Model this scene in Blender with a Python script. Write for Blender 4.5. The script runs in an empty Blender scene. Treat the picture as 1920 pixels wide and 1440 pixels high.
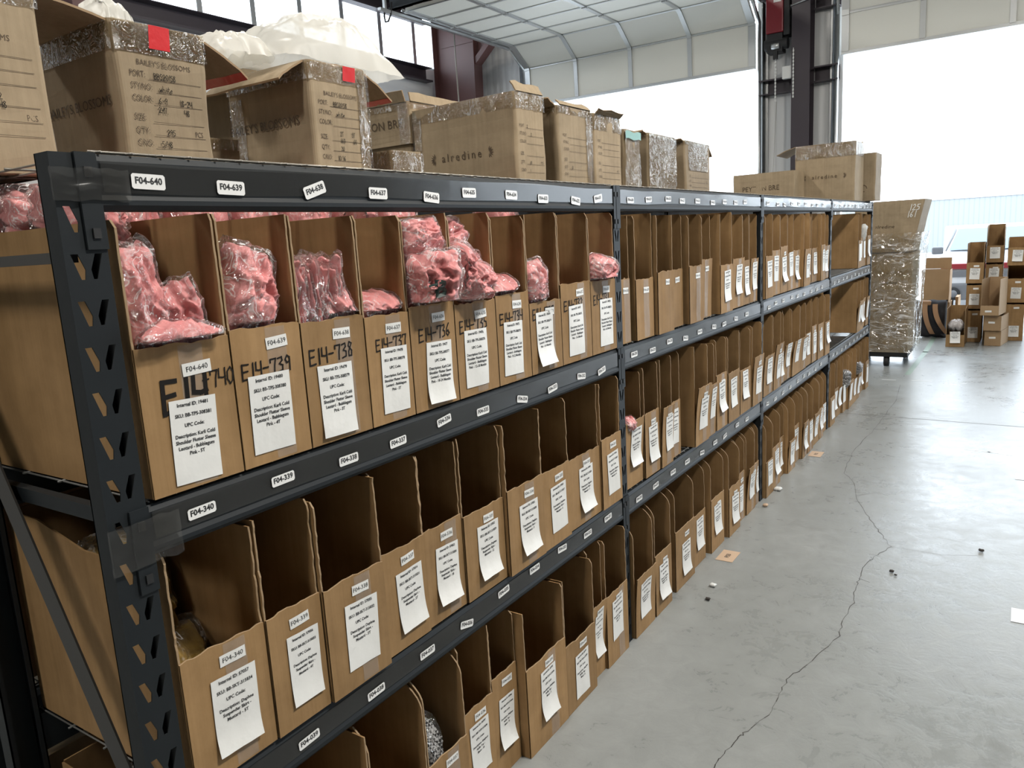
import bpy, math, random
from mathutils import Vector, Matrix, Euler, noise
from mathutils.bvhtree import BVHTree

S = bpy.context.scene
COL = S.collection

# ------------------------------------------------------------------ camera
def cam_matrix(loc, yaw, pitch, roll):
    cy, sy, cp, sp = math.cos(yaw), math.sin(yaw), math.cos(pitch), math.sin(pitch)
    f = Vector((-sy*cp, cy*cp, -sp)); r = Vector((cy, sy, 0)); u = r.cross(f)
    cr, sr = math.cos(roll), math.sin(roll)
    r2 = r*cr + u*sr; u2 = u*cr - r*sr
    m = Matrix((r2, u2, -f)).transposed().to_4x4()
    m.translation = Vector(loc)
    return m
cam_data = bpy.data.cameras.new('camera'); cam = bpy.data.objects.new('camera', cam_data); COL.objects.link(cam)
cam_data.sensor_fit = 'HORIZONTAL'; cam_data.sensor_width = 36.0; cam_data.lens = 1440.2*36/1920
cam_data.clip_start = 0.02; cam_data.clip_end = 300
cam.matrix_world = cam_matrix((1.2352, -0.6956, 1.595), 0.5920, 0.18319, -0.05721)
S.camera = cam

# ------------------------------------------------------------------ view, world, lights
S.view_settings.view_transform = 'Standard'
S.view_settings.look = 'None'
S.view_settings.gamma = 1.0
S.view_settings.use_curve_mapping = False
S.view_settings.exposure = 0.0
try:
    S.cycles.use_denoising = True
    S.cycles.max_bounces = 8; S.cycles.diffuse_bounces = 4; S.cycles.glossy_bounces = 3
    S.cycles.transparent_max_bounces = 12; S.cycles.sample_clamp_indirect = 6.0
except Exception:
    pass
world = bpy.data.worlds.new('overcast_sky'); S.world = world; world.use_nodes = True
bg = world.node_tree.nodes['Background']
bg.inputs[0].default_value = (0.80, 0.90, 1.0, 1); bg.inputs[1].default_value = 7.5

def area(name, loc, rot, sx, sy, power, col=(1, 1, 1), spread=180):
    l = bpy.data.lights.new(name, 'AREA'); l.shape = 'RECTANGLE'; l.size = sx; l.size_y = sy
    l.energy = power; l.color = col; l.spread = math.radians(spread)
    o = bpy.data.objects.new(name, l); COL.objects.link(o); o.location = loc; o.rotation_euler = rot
    return o
WARM = (1.0, 0.955, 0.88)
for i, (x, y, p) in enumerate([(3.4, 1.9, 390), (0.3, -3.2, 190), (2.8, 6.4, 150), (2.2, 10.0, 300), (-3.4, -1.5, 120), (-3.4, 3.6, 150), (-3.6, 7.6, 110)]):  # overhead lights out of view; aisle ones added and aimed to brighten rack fronts
    area('unseen_ceiling_light', (x, y, 5.9), (0, math.radians(38 if i == 0 else 0), 0), .45, 1.3, p, WARM)
# daylight portals in the two door openings and the added unseen third opening help the sampler find the sky
for (cx, w) in ((-4.5, 4.2), (0.95, 4.2), (6.4, 4.2)):
    o = area('sky_portal', (cx, 12.35, 2.02), (math.radians(90), 0, 0), w, 4.04, 1.0)
    o.rotation_euler = (math.radians(-90), 0, 0)
    o.data.cycles.is_portal = True
o = area('window_daylight', (-8.75, 5.0, 5.45), (0, math.radians(-90), 0), 1.2, 13.0, 1.0)
o.data.cycles.is_portal = True

# ------------------------------------------------------------------ materials
MATS = {}
def nmat(name):
    m = bpy.data.materials.new(name); m.use_nodes = True
    MATS[name] = m
    nt = m.node_tree
    return m, nt, nt.nodes['Principled BSDF']
def N(nt, typ, **kw):
    n = nt.nodes.new(typ)
    for k, v in kw.items():
        if k == 'inp':
            for a, b in v.items(): n.inputs[a].default_value = b
        else: setattr(n, k, v)
    return n
def plain(name, col, rough=0.6, metal=0.0, spec=0.5, coat=0.0, bump=None):
    m, nt, b = nmat(name)
    b.inputs['Base Color'].default_value = (*col, 1); b.inputs['Roughness'].default_value = rough
    b.inputs['Metallic'].default_value = metal; b.inputs['Specular IOR Level'].default_value = spec
    b.inputs['Coat Weight'].default_value = coat
    if bump:
        tc = N(nt, 'ShaderNodeTexCoord'); nz = N(nt, 'ShaderNodeTexNoise', inp={'Scale': bump[0], 'Detail': 4.0})
        bp = N(nt, 'ShaderNodeBump', inp={'Strength': bump[1], 'Distance': bump[2]})
        nt.links.new(tc.outputs['Object'], nz.inputs['Vector']); nt.links.new(nz.outputs['Fac'], bp.inputs['Height'])
        nt.links.new(bp.outputs['Normal'], b.inputs['Normal'])
    return m
def kraft(name, dark, light, streak=1.0):
    """corrugated board: fine vertical flute lines, blotches and a few scuffs"""
    m, nt, b = nmat(name); L = nt.links
    tc = N(nt, 'ShaderNodeTexCoord'); oi = N(nt, 'ShaderNodeObjectInfo')
    mp = N(nt, 'ShaderNodeMapping'); mp.inputs['Scale'].default_value = (55, 55, 1.2)
    L.new(tc.outputs['Object'], mp.inputs['Vector'])
    ad = N(nt, 'ShaderNodeVectorMath', operation='ADD'); L.new(mp.outputs[0], ad.inputs[0])
    ml = N(nt, 'ShaderNodeMath', operation='MULTIPLY', inp={1: 40.0}); L.new(oi.outputs['Random'], ml.inputs[0])
    cb = N(nt, 'ShaderNodeCombineXYZ'); L.new(ml.outputs[0], cb.inputs[0]); L.new(ml.outputs[0], cb.inputs[1]); L.new(ml.outputs[0], cb.inputs[2])
    L.new(cb.outputs[0], ad.inputs[1])
    n1 = N(nt, 'ShaderNodeTexNoise', inp={'Scale': 1.0, 'Detail': 3.0, 'Roughness': 0.6}); L.new(ad.outputs[0], n1.inputs['Vector'])
    n2 = N(nt, 'ShaderNodeTexNoise', inp={'Scale': 9.0, 'Detail': 5.0, 'Roughness': 0.65})
    ad2 = N(nt, 'ShaderNodeVectorMath', operation='ADD'); L.new(tc.outputs['Object'], ad2.inputs[0]); L.new(cb.outputs[0], ad2.inputs[1]); L.new(ad2.outputs[0], n2.inputs['Vector'])
    mx = N(nt, 'ShaderNodeMix', data_type='FLOAT'); mx.inputs[0].default_value = 0.62
    L.new(n1.outputs['Fac'], mx.inputs[2]); L.new(n2.outputs['Fac'], mx.inputs[3])
    cr = N(nt, 'ShaderNodeValToRGB'); cr.color_ramp.elements[0].position = 0.22; cr.color_ramp.elements[1].position = 0.76
    cr.color_ramp.elements[0].color = (*dark, 1); cr.color_ramp.elements[1].color = (*light, 1)
    L.new(mx.outputs[0], cr.inputs[0])
    hs = N(nt, 'ShaderNodeHueSaturation')
    mr = N(nt, 'ShaderNodeMapRange', inp={3: 0.86, 4: 1.10}); L.new(oi.outputs['Random'], mr.inputs[0]); L.new(mr.outputs[0], hs.inputs['Value'])
    L.new(cr.outputs[0], hs.inputs['Color']); L.new(hs.outputs[0], b.inputs['Base Color'])
    b.inputs['Roughness'].default_value = 0.72; b.inputs['Specular IOR Level'].default_value = 0.25
    bp = N(nt, 'ShaderNodeBump', inp={'Strength': 0.35*streak, 'Distance': 0.004}); L.new(mx.outputs[0], bp.inputs['Height']); L.new(bp.outputs[0], b.inputs['Normal'])
    return m
def film(name, tint=(1, 1, 1), haze=0.03, base=0.05, gain=0.45, scale=30.0, strength=0.8, rough=0.06, dist=0.02, crease=0.0, white=0.0, wscale=20.0, stretch=(1, 1, 1)):
    """thin clear plastic: mostly transparent, creased highlights"""
    m, nt, b = nmat(name); L = nt.links; nt.nodes.remove(b)
    out = nt.nodes['Material Output']
    tc = N(nt, 'ShaderNodeTexCoord'); nz = N(nt, 'ShaderNodeTexNoise', inp={'Scale': scale, 'Detail': 3.0, 'Roughness': 0.55, 'Distortion': 0.8})
    L.new(tc.outputs['Object'], nz.inputs['Vector'])
    vo = N(nt, 'ShaderNodeTexVoronoi', inp={'Scale': scale*1.1})
    wp = N(nt, 'ShaderNodeMix', data_type='VECTOR'); wp.inputs[0].default_value = .12
    L.new(tc.outputs['Object'], wp.inputs[4]); L.new(nz.outputs['Color'], wp.inputs[5]); L.new(wp.outputs[1], vo.inputs['Vector'])
    hm = N(nt, 'ShaderNodeMath', operation='MULTIPLY_ADD', inp={1: crease}); L.new(vo.outputs['Distance'], hm.inputs[0]); L.new(nz.outputs['Fac'], hm.inputs[2])
    bp = N(nt, 'ShaderNodeBump', inp={'Strength': strength, 'Distance': dist}); L.new(hm.outputs[0], bp.inputs['Height'])
    tr = N(nt, 'ShaderNodeBsdfTransparent', inp={'Color': (*tint, 1)})
    gl = N(nt, 'ShaderNodeBsdfGlossy', inp={'Color': (1, 1, 1, 1), 'Roughness': rough}); L.new(bp.outputs[0], gl.inputs['Normal'])
    df = N(nt, 'ShaderNodeBsdfDiffuse', inp={'Color': (0.9, 0.9, 0.9, 1)})
    fr = N(nt, 'ShaderNodeFresnel', inp={'IOR': 1.45})
    ma = N(nt, 'ShaderNodeMath', operation='MULTIPLY_ADD', inp={1: gain, 2: base}); L.new(fr.outputs[0], ma.inputs[0]); ma.use_clamp = True
    m1 = N(nt, 'ShaderNodeMixShader'); m1.inputs[0].default_value = haze
    if white:       # white highlight streaks painted in along the creases
        mp = N(nt, 'ShaderNodeMapping'); mp.inputs['Scale'].default_value = stretch; L.new(tc.outputs['Object'], mp.inputs['Vector'])
        wn = N(nt, 'ShaderNodeTexNoise', inp={'Scale': wscale, 'Detail': 2.5, 'Roughness': 0.6, 'Distortion': 1.0}); L.new(mp.outputs[0], wn.inputs['Vector'])
        w1 = N(nt, 'ShaderNodeMath', operation='MULTIPLY_ADD', inp={1: 2.0, 2: -1.0}); L.new(wn.outputs['Fac'], w1.inputs[0])
        w2 = N(nt, 'ShaderNodeMath', operation='ABSOLUTE'); L.new(w1.outputs[0], w2.inputs[0])
        w3 = N(nt, 'ShaderNodeMapRange', inp={1: 0.0, 2: 0.075, 3: white, 4: haze}); L.new(w2.outputs[0], w3.inputs[0])
        wp2 = N(nt, 'ShaderNodeTexNoise', inp={'Scale': wscale*.35, 'Detail': 1.0}); L.new(tc.outputs['Object'], wp2.inputs['Vector'])
        w4 = N(nt, 'ShaderNodeMapRange', inp={1: 0.42, 2: 0.60, 3: 0.0, 4: 1.0}); L.new(wp2.outputs['Fac'], w4.inputs[0])
        w5 = N(nt, 'ShaderNodeMath', operation='MULTIPLY'); L.new(w3.outputs[0], w5.inputs[0]); L.new(w4.outputs[0], w5.inputs[1]); L.new(w5.outputs[0], m1.inputs[0])
    L.new(tr.outputs[0], m1.inputs[1]); L.new(df.outputs[0], m1.inputs[2])
    m2 = N(nt, 'ShaderNodeMixShader'); L.new(ma.outputs[0], m2.inputs[0]); L.new(m1.outputs[0], m2.inputs[1]); L.new(gl.outputs[0], m2.inputs[2])
    L.new(m2.outputs[0], out.inputs['Surface'])
    return m
def fabric(name, dark, light, scale=14.0):
    m, nt, b = nmat(name); L = nt.links
    tc = N(nt, 'ShaderNodeTexCoord'); nz = N(nt, 'ShaderNodeTexNoise', inp={'Scale': scale, 'Detail': 6.0, 'Distortion': 1.2}); L.new(tc.outputs['Object'], nz.inputs['Vector'])
    cr = N(nt, 'ShaderNodeValToRGB'); cr.color_ramp.elements[0].position = 0.35; cr.color_ramp.elements[1].position = 0.65
    cr.color_ramp.elements[0].color = (*dark, 1); cr.color_ramp.elements[1].color = (*light, 1)
    L.new(nz.outputs['Fac'], cr.inputs[0]); L.new(cr.outputs[0], b.inputs['Base Color'])
    bp = N(nt, 'ShaderNodeBump', inp={'Strength': 0.6, 'Distance': 0.012}); L.new(nz.outputs['Fac'], bp.inputs['Height']); L.new(bp.outputs[0], b.inputs['Normal'])
    b.inputs['Roughness'].default_value = 0.6; b.inputs['Sheen Weight'].default_value = 0.2
    return m
KRAFT = kraft('kraft_board', (0.205, 0.120, 0.050), (0.37, 0.228, 0.105))
KRAFT_PLAIN = kraft('kraft_board_smooth', (0.335, 0.222, 0.122), (0.39, 0.262, 0.148), 0.3)
CARTON = kraft('carton_board', (0.225, 0.172, 0.108), (0.385, 0.300, 0.196), 2.2)
EDGE = plain('board_edge', (0.30, 0.205, 0.115), 0.8)
SHADEWIRE = plain('shaded_deck_wire', (0.16, 0.16, 0.155), 0.5, 0.5)  # wire of the lower decks with shade put into its colour
PAPER = plain('label_paper', (0.74, 0.74, 0.72), 0.42, bump=(14, 0.25, 0.01))
INK = plain('printed_ink', (0.02, 0.02, 0.022), 0.6)
MARKER = plain('marker_ink', (0.012, 0.010, 0.009), 0.7, 0.0, 0.15)
PRINT = plain('carton_print', (0.085, 0.055, 0.03), 0.7)
STEEL = plain('dark_painted_steel', (0.009, 0.012, 0.0145), 0.55, 0.0, 0.3, bump=(60, 0.12, 0.002))
BRACE = plain('grey_brown_steel', (0.032, 0.030, 0.028), 0.5)
BLACK = plain('black_rubber', (0.012, 0.012, 0.013), 0.6)
GALV = plain('galvanised_steel', (0.52, 0.53, 0.53), 0.38, 0.85, bump=(25, 0.1, 0.002))
WIRE = plain('zinc_wire', (0.27, 0.25, 0.22), 0.45, 0.5)
STICKER = plain('sticker_white', (0.80, 0.80, 0.79), 0.35)
REDTAPE = plain('red_tape', (0.55, 0.025, 0.03), 0.3, coat=0.5, bump=(40, 0.4, 0.004))
MAROON = plain('maroon_steel', (0.105, 0.045, 0.042), 0.45, bump=(8, 0.1, 0.01))
PURPLE = plain('dark_purple_steel', (0.040, 0.030, 0.038), 0.45)
PINK = fabric('pink_jersey', (0.60, 0.19, 0.19), (0.84, 0.36, 0.35))
MUSTARD = fabric('mustard_jersey', (0.22, 0.13, 0.02), (0.42, 0.27, 0.05))
FILM = film('clear_bag_film', haze=0.02, base=0.10, gain=0.42, scale=30, strength=1.0, rough=0.07, dist=0.025, crease=1.2, white=0.62, wscale=26)
TAPE = film('clear_packing_tape', tint=(0.98, 0.96, 0.91), haze=0.02, base=0.0, gain=0.75, scale=9, strength=0.12, rough=0.20, dist=0.006)
BIN_TAPE = film('bin_packing_tape', tint=(1, 1, 1), haze=0.10, base=0.0, gain=0.22, scale=12, strength=0.25, rough=0.15, dist=0.006)
WRINKLED_TAPE = film('wrinkled_packing_tape', tint=(0.90, 0.86, 0.77), haze=0.02, base=0.13, gain=0.40, scale=30, strength=1.0, rough=0.10, dist=0.02, crease=0.8, white=0.6, wscale=24, stretch=(1, 1, .45))
WRAP = film('stretch_wrap', tint=(0.95, 0.94, 0.90), haze=0.03, base=0.14, gain=0.5, scale=7, strength=1.0, rough=0.10, dist=0.05, crease=0.6, white=0.75, wscale=7, stretch=(.5, .5, 2.2))
def liner_mat():
    m, nt, b = nmat('white_poly_liner'); L = nt.links
    b.inputs['Base Color'].default_value = (0.80, 0.79, 0.74, 1); b.inputs['Roughness'].default_value = 0.35
    out = nt.nodes['Material Output']
    tl = N(nt, 'ShaderNodeBsdfTranslucent', inp={'Color': (0.9, 0.9, 0.86, 1)}); mx = N(nt, 'ShaderNodeMixShader'); mx.inputs[0].default_value = 0.45
    L.new(b.outputs[0], mx.inputs[1]); L.new(tl.outputs[0], mx.inputs[2])
    tr = N(nt, 'ShaderNodeBsdfTransparent'); m2 = N(nt, 'ShaderNodeMixShader'); m2.inputs[0].default_value = 0.22
    L.new(mx.outputs[0], m2.inputs[1]); L.new(tr.outputs[0], m2.inputs[2]); L.new(m2.outputs[0], out.inputs['Surface'])
    return m
LINER = liner_mat()
def floor_mat():
    m, nt, b = nmat('polished_concrete'); L = nt.links
    tc = N(nt, 'ShaderNodeTexCoord')
    n1 = N(nt, 'ShaderNodeTexNoise', inp={'Scale': 0.9, 'Detail': 8.0, 'Roughness': 0.62}); L.new(tc.outputs['Object'], n1.inputs['Vector'])
    n2 = N(nt, 'ShaderNodeTexNoise', inp={'Scale': 11.0, 'Detail': 8.0, 'Roughness': 0.72, 'Distortion': 0.6}); L.new(tc.outputs['Object'], n2.inputs['Vector'])
    mx = N(nt, 'ShaderNodeMix', data_type='FLOAT'); mx.inputs[0].default_value = 0.45; L.new(n1.outputs['Fac'], mx.inputs[2]); L.new(n2.outputs['Fac'], mx.inputs[3])
    cr = N(nt, 'ShaderNodeValToRGB'); e = cr.color_ramp.elements
    e[0].position = 0.33; e[0].color = (0.19, 0.20, 0.197, 1); e[1].position = 0.68; e[1].color = (0.295, 0.307, 0.302, 1)
    L.new(mx.outputs[0], cr.inputs[0]); L.new(cr.outputs[0], b.inputs['Base Color'])
    r = N(nt, 'ShaderNodeMapRange', inp={1: 0.35, 2: 0.65, 3: 0.20, 4: 0.44}); L.new(mx.outputs[0], r.inputs[0]); L.new(r.outputs[0], b.inputs['Roughness'])
    b.inputs['Specular IOR Level'].default_value = 0.42
    bp = N(nt, 'ShaderNodeBump', inp={'Strength': 0.18, 'Distance': 0.01}); L.new(n2.outputs['Fac'], bp.inputs['Height']); L.new(bp.outputs[0], b.inputs['Normal'])
    return m
FLOOR = floor_mat()
CRACK = plain('crack_dark', (0.035, 0.03, 0.026), 0.9)  # flat dark tone for floor cracks and black scraps
SAWCUT = plain('saw_cut', (0.10, 0.09, 0.08), 0.8)
GREENTAPE = plain('worn_green_line', (0.20, 0.27, 0.22), 0.5)
WORNWHITE = plain('worn_white_mark', (0.62, 0.63, 0.62), 0.5)
BEIGE = plain('beige_floor_tag', (0.50, 0.36, 0.25), 0.5)
def ribbed(name, col, scale, rough=0.5, dark=0.8):
    m, nt, b = nmat(name); L = nt.links
    tc = N(nt, 'ShaderNodeTexCoord'); wv = N(nt, 'ShaderNodeTexWave', wave_type='BANDS', bands_direction='X', inp={'Scale': scale, 'Distortion': 0.0})
    L.new(tc.outputs['Object'], wv.inputs['Vector'])
    cr = N(nt, 'ShaderNodeValToRGB'); e = cr.color_ramp.elements; e[0].position = 0.05; e[1].position = 0.3
    e[0].color = (*[c*dark for c in col], 1); e[1].color = (*col, 1)
    L.new(wv.outputs['Fac'], cr.inputs[0]); L.new(cr.outputs[0], b.inputs['Base Color'])
    nz = N(nt, 'ShaderNodeTexNoise', inp={'Scale': 1.5, 'Detail': 3.0}); L.new(tc.outputs['Object'], nz.inputs['Vector'])
    ad = N(nt, 'ShaderNodeMath', operation='MULTIPLY_ADD', inp={1: 0.25}); L.new(nz.outputs['Fac'], ad.inputs[0]); L.new(wv.outputs['Fac'], ad.inputs[2])
    bp = N(nt, 'ShaderNodeBump', inp={'Strength': 0.4, 'Distance': 0.02}); L.new(ad.outputs[0], bp.inputs['Height']); L.new(bp.outputs[0], b.inputs['Normal'])
    b.inputs['Roughness'].default_value = rough
    return m
WALLMETAL = ribbed('wall_insulation_panel', (0.68, 0.68, 0.68), 2.2, 0.35, 0.9)
ROOFMAT = plain('roof_insulation', (0.42, 0.42, 0.41), 0.7)
DEEPWALL = plain('grey_block_wall', (0.20, 0.20, 0.19), 0.7)
DOORPANEL = plain('door_panel_enamel', (0.74, 0.73, 0.67), 0.5, bump=(40, 0.15, 0.002))
FENCEMAT = ribbed('corrugated_white_metal', (0.20, 0.216, 0.220), 1.6, 0.5, 0.88)
ASPHALT = plain('pale_concrete_yard', (0.42, 0.42, 0.42), 0.8)
GLASSM = film('window_pane_glass', haze=0.10, base=0.0, gain=0.10, scale=2, strength=0.02)
REDBOX = plain('red_enamel', (0.20, 0.012, 0.02), 0.35)
WHITEPLASTIC = plain('white_plastic', (0.7, 0.7, 0.68), 0.4)
CARWHITE = plain('white_car_paint', (0.55, 0.57, 0.6), 0.3, coat=0.6)
CARRED = plain('red_car_paint', (0.13, 0.012, 0.02), 0.3, coat=0.6)
CARGREY = plain('grey_bumper', (0.11, 0.115, 0.125), 0.5)
CARGLASS = plain('blue_tinted_glass', (0.06, 0.14, 0.24), 0.15, coat=0.5)
TYRE = plain('tyre_rubber', (0.008, 0.008, 0.008), 0.8)
YELLOW = plain('yellow_paint', (0.45, 0.36, 0.05), 0.6)
TAN = plain('tan_webbing', (0.26, 0.15, 0.08), 0.8, bump=(120, 0.3, 0.002))
NAVY = plain('black_canvas', (0.010, 0.010, 0.014), 0.85, bump=(120, 0.3, 0.002))
def gingham():
    m, nt, b = nmat('black_gingham'); L = nt.links
    tc = N(nt, 'ShaderNodeTexCoord'); ck = N(nt, 'ShaderNodeTexChecker', inp={'Scale': 140.0, 'Color1': (0.012, 0.012, 0.014, 1), 'Color2': (0.45, 0.45, 0.45, 1)})
    L.new(tc.outputs['Object'], ck.inputs['Vector']); L.new(ck.outputs[0], b.inputs['Base Color']); b.inputs['Roughness'].default_value = 0.8
    return m
GINGHAM = gingham()

# ------------------------------------------------------------------ mesh builder
_text_cache = {}
def text_mesh(s, size, sx=1.0, align='CENTER', bold=0.0, track=1.0):
    key = (s, size, sx, align, bold, track)
    if key in _text_cache: return _text_cache[key]
    c = bpy.data.curves.new('t', 'FONT'); c.body = s; c.size = size; c.align_x = align; c.align_y = 'CENTER'
    c.resolution_u = 2; c.space_character = track; c.space_line = 0.95; c.offset = bold
    o = bpy.data.objects.new('t', c)
    me = bpy.data.meshes.new_from_object(o)
    v = [(p.co.x*sx, p.co.y) for p in me.vertices]; f = [tuple(p.vertices) for p in me.polygons]
    bpy.data.objects.remove(o); bpy.data.meshes.remove(me); bpy.data.curves.remove(c)
    _text_cache[key] = (v, f)
    return v, f
class MB:
    def __init__(s): s.v = []; s.f = []; s.m = []; s.mats = []; s.smooth = []
    def mi(s, mat):
        if mat not in s.mats: s.mats.append(mat)
        return s.mats.index(mat)
    def add(s, vs, fs, mat, M=None, smooth=False):
        n = len(s.v); k = s.mi(mat)
        s.v += [tuple(M @ Vector(p)) for p in vs] if M is not None else [tuple(p) for p in vs]
        s.f += [tuple(i+n for i in f) for f in fs]; s.m += [k]*len(fs); s.smooth += [smooth]*len(fs)
        return s
    def box(s, lo, hi, mat, M=None):
        x0, y0, z0 = lo; x1, y1, z1 = hi
        return s.add([(x0,y0,z0),(x1,y0,z0),(x1,y1,z0),(x0,y1,z0),(x0,y0,z1),(x1,y0,z1),(x1,y1,z1),(x0,y1,z1)],
              [(0,3,2,1),(4,5,6,7),(0,1,5,4),(1,2,6,5),(2,3,7,6),(3,0,4,7)], mat, M)
    def prism(s, poly, axis, a, b, mat, M=None, capmat=None, smooth=False):
        """poly: 2-D points in the two remaining axes (cyclic order), extruded along axis from a to b"""
        def P(p, t):
            if axis == 0: return (t, p[0], p[1])
            if axis == 1: return (p[0], t, p[1])
            return (p[0], p[1], t)
        n = len(poly); vs = [P(p, a) for p in poly] + [P(p, b) for p in poly]
        s.add(vs, [(i, (i+1) % n, n+(i+1) % n, n+i) for i in range(n)], mat, M, smooth)
        return s.add(vs, [tuple(range(n))[::-1], tuple(range(n, 2*n))], capmat or mat, M)
    def tube(s, path, r, mat, n=6, M=None, smooth=True):
        vs = []; fs = []; P = [Vector(p) for p in path]
        for i, p in enumerate(P):
            d = (P[min(i+1, len(P)-1)] - P[max(i-1, 0)]).normalized()
            a = d.cross(Vector((0, 0, 1)));
            if a.length < 1e-3: a = d.cross(Vector((1, 0, 0)))
            a.normalize(); b = d.cross(a)
            for k in range(n):
                t = 2*math.pi*k/n; vs.append(p + a*(r*math.cos(t)) + b*(r*math.sin(t)))
        for i in range(len(P)-1):
            for k in range(n):
                fs.append((i*n+k, i*n+(k+1) % n, (i+1)*n+(k+1) % n, (i+1)*n+k))
        fs.append(tuple(range(n))[::-1]); fs.append(tuple(range((len(P)-1)*n, len(P)*n)))
        return s.add(vs, fs, mat, M, smooth)
    def grid(s, nu, nv, fn, mat, M=None, smooth=True, flip=False):
        vs = [fn(i/nu, j/nv) for j in range(nv+1) for i in range(nu+1)]
        fs = [(j*(nu+1)+i, j*(nu+1)+i+1, (j+1)*(nu+1)+i+1, (j+1)*(nu+1)+i) for j in range(nv) for i in range(nu)]
        if flip: fs = [f[::-1] for f in fs]
        return s.add(vs, fs, mat, M, smooth)
    def text(s, t, size, mat, fn, sx=1.0, align='CENTER', bold=0.0, track=1.0):
        """fn maps flat text coordinates to 3-D"""
        v, f = text_mesh(t, size, sx, align, bold, track)
        return s.add([fn(a, b) for a, b in v], f, mat)
    def stroke(s, pts, w, mat, fn):
        for (x0, y0), (x1, y1) in zip(pts, pts[1:]):
            d = math.hypot(x1-x0, y1-y0) or 1e-6; ux, uy = (x1-x0)/d*w/2, (y1-y0)/d*w/2
            q = [(x0-ux-uy, y0-uy+ux), (x0-ux+uy, y0-uy-ux), (x1+ux+uy, y1+uy-ux), (x1+ux-uy, y1+uy+ux)]
            s.add([fn(a, b) for a, b in q], [(0, 1, 2, 3)], mat)
        return s
    def build(s, name, parent=None, bevel=0.0, seg=2):
        me = bpy.data.meshes.new(name); me.from_pydata(s.v, [], s.f)
        for m in s.mats: me.materials.append(m)
        me.polygons.foreach_set('material_index', s.m); me.polygons.foreach_set('use_smooth', s.smooth); me.update()
        o = bpy.data.objects.new(name, me); COL.objects.link(o)
        if parent is not None: o.parent = parent
        if bevel:
            b = o.modifiers.new('bevel', 'BEVEL'); b.width = bevel; b.segments = seg; b.limit_method = 'ANGLE'; b.angle_limit = math.radians(40)
        return o
def tag(o, label, cat, group=None):
    o['label'] = label; o['category'] = cat
    if group: o['group'] = group
    return o
def thing(name, loc, label, cat, group=None, rot=(0, 0, 0)):
    o = bpy.data.objects.new(name, None); COL.objects.link(o); o.empty_display_size = 0.05
    o.location = loc; o.rotation_euler = rot
    return tag(o, label, cat, group)
def struct(mb, name, parent=None, bevel=0.0):
    o = mb.build(name, parent, bevel)
    if parent is None: o['kind'] = 'structure'
    return o
def copy_tree(o, parent=None):
    c = o.copy(); COL.objects.link(c); c.parent = parent
    for ch in o.children: copy_tree(ch, c)
    return c
ORD = ['first', 'second', 'third', 'fourth', 'fifth', 'sixth', 'seventh', 'eighth', 'ninth', 'tenth', 'eleventh', 'twelfth']

# handwriting: simple marker strokes in a 0.6 x 1 cell
GLY = {
 'E': [[(.5,.98),(.03,1),(0,0),(.52,.06)],[(.02,.52),(.42,.55)]], '1': [[(.25,1),(.22,0)]],
 '4': [[(.05,1),(.02,.5),(.3,.45),(.5,.5)],[(.5,1),(.47,0)]], '-': [[(.05,.5),(.45,.52)]],
 '7': [[(.02,.75),(.02,.95),(.5,.97),(.38,.5),(.33,0)]], '0': [[(.3,1),(.08,.75),(.05,.3),(.22,0),(.42,.2),(.48,.7),(.3,1)]],
 '3': [[(.05,.92),(.4,.98),(.42,.75),(.18,.55),(.45,.42),(.42,.1),(.05,.02)]],
 '9': [[(.47,.85),(.25,1),(.08,.75),(.2,.5),(.45,.62),(.47,.85),(.43,0)]],
 '8': [[(.45,.88),(.22,1),(.1,.75),(.42,.38),(.38,.05),(.1,.05),(.1,.35),(.45,.88)]],
 '6': [[(.4,1),(.12,.6),(.05,.2),(.25,0),(.45,.2),(.3,.45),(.08,.3)]],
 '5': [[(.48,.97),(.1,.95),(.1,.58),(.42,.5),(.42,.12),(.05,.02)]],
 '2': [[(.05,.82),(.28,1),(.45,.75),(.05,.03),(.5,.06)]], '/': [[(.05,-.05),(.45,1)]],
 'B': [[(.05,0),(.05,1),(.4,.9),(.38,.6),(.06,.52),(.45,.4),(.42,.05),(.05,0)]],
 'S': [[(.45,.9),(.2,1),(.08,.75),(.42,.4),(.38,.05),(.05,.05)]],
 'w': [[(.0,.5),(.12,.02),(.25,.4),(.38,.02),(.5,.55)]], 'h': [[(.08,1),(.08,0)],[(.08,.35),(.28,.5),(.42,.3),(.42,0)]],
 'i': [[(.25,.5),(.25,0)],[(.25,.72),(.26,.76)]], 't': [[(.25,.9),(.25,.05),(.4,.05)],[(.05,.6),(.42,.62)]],
 'e': [[(.08,.28),(.42,.32),(.3,.52),(.1,.35),(.12,.06),(.42,.08)]], 'T': [[(.0,.97),(.5,1)],[(.26,.97),(.24,0)]], '.': [[(.1,0),(.14,.02)]], ' ': []}
def handwrite(mb, s, x, y, h, fn, w=0.1, mat=MARKER, adv=0.66, tilt=0.0):
    for ch in s:
        for st in GLY.get(ch, []):
            mb.stroke([(x+a*h*0.95, y+b*h+tilt*(x)) for a, b in st], w*h, mat, fn)
        x += adv*h*(0.72 if ch in '1i' else 1)

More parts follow.
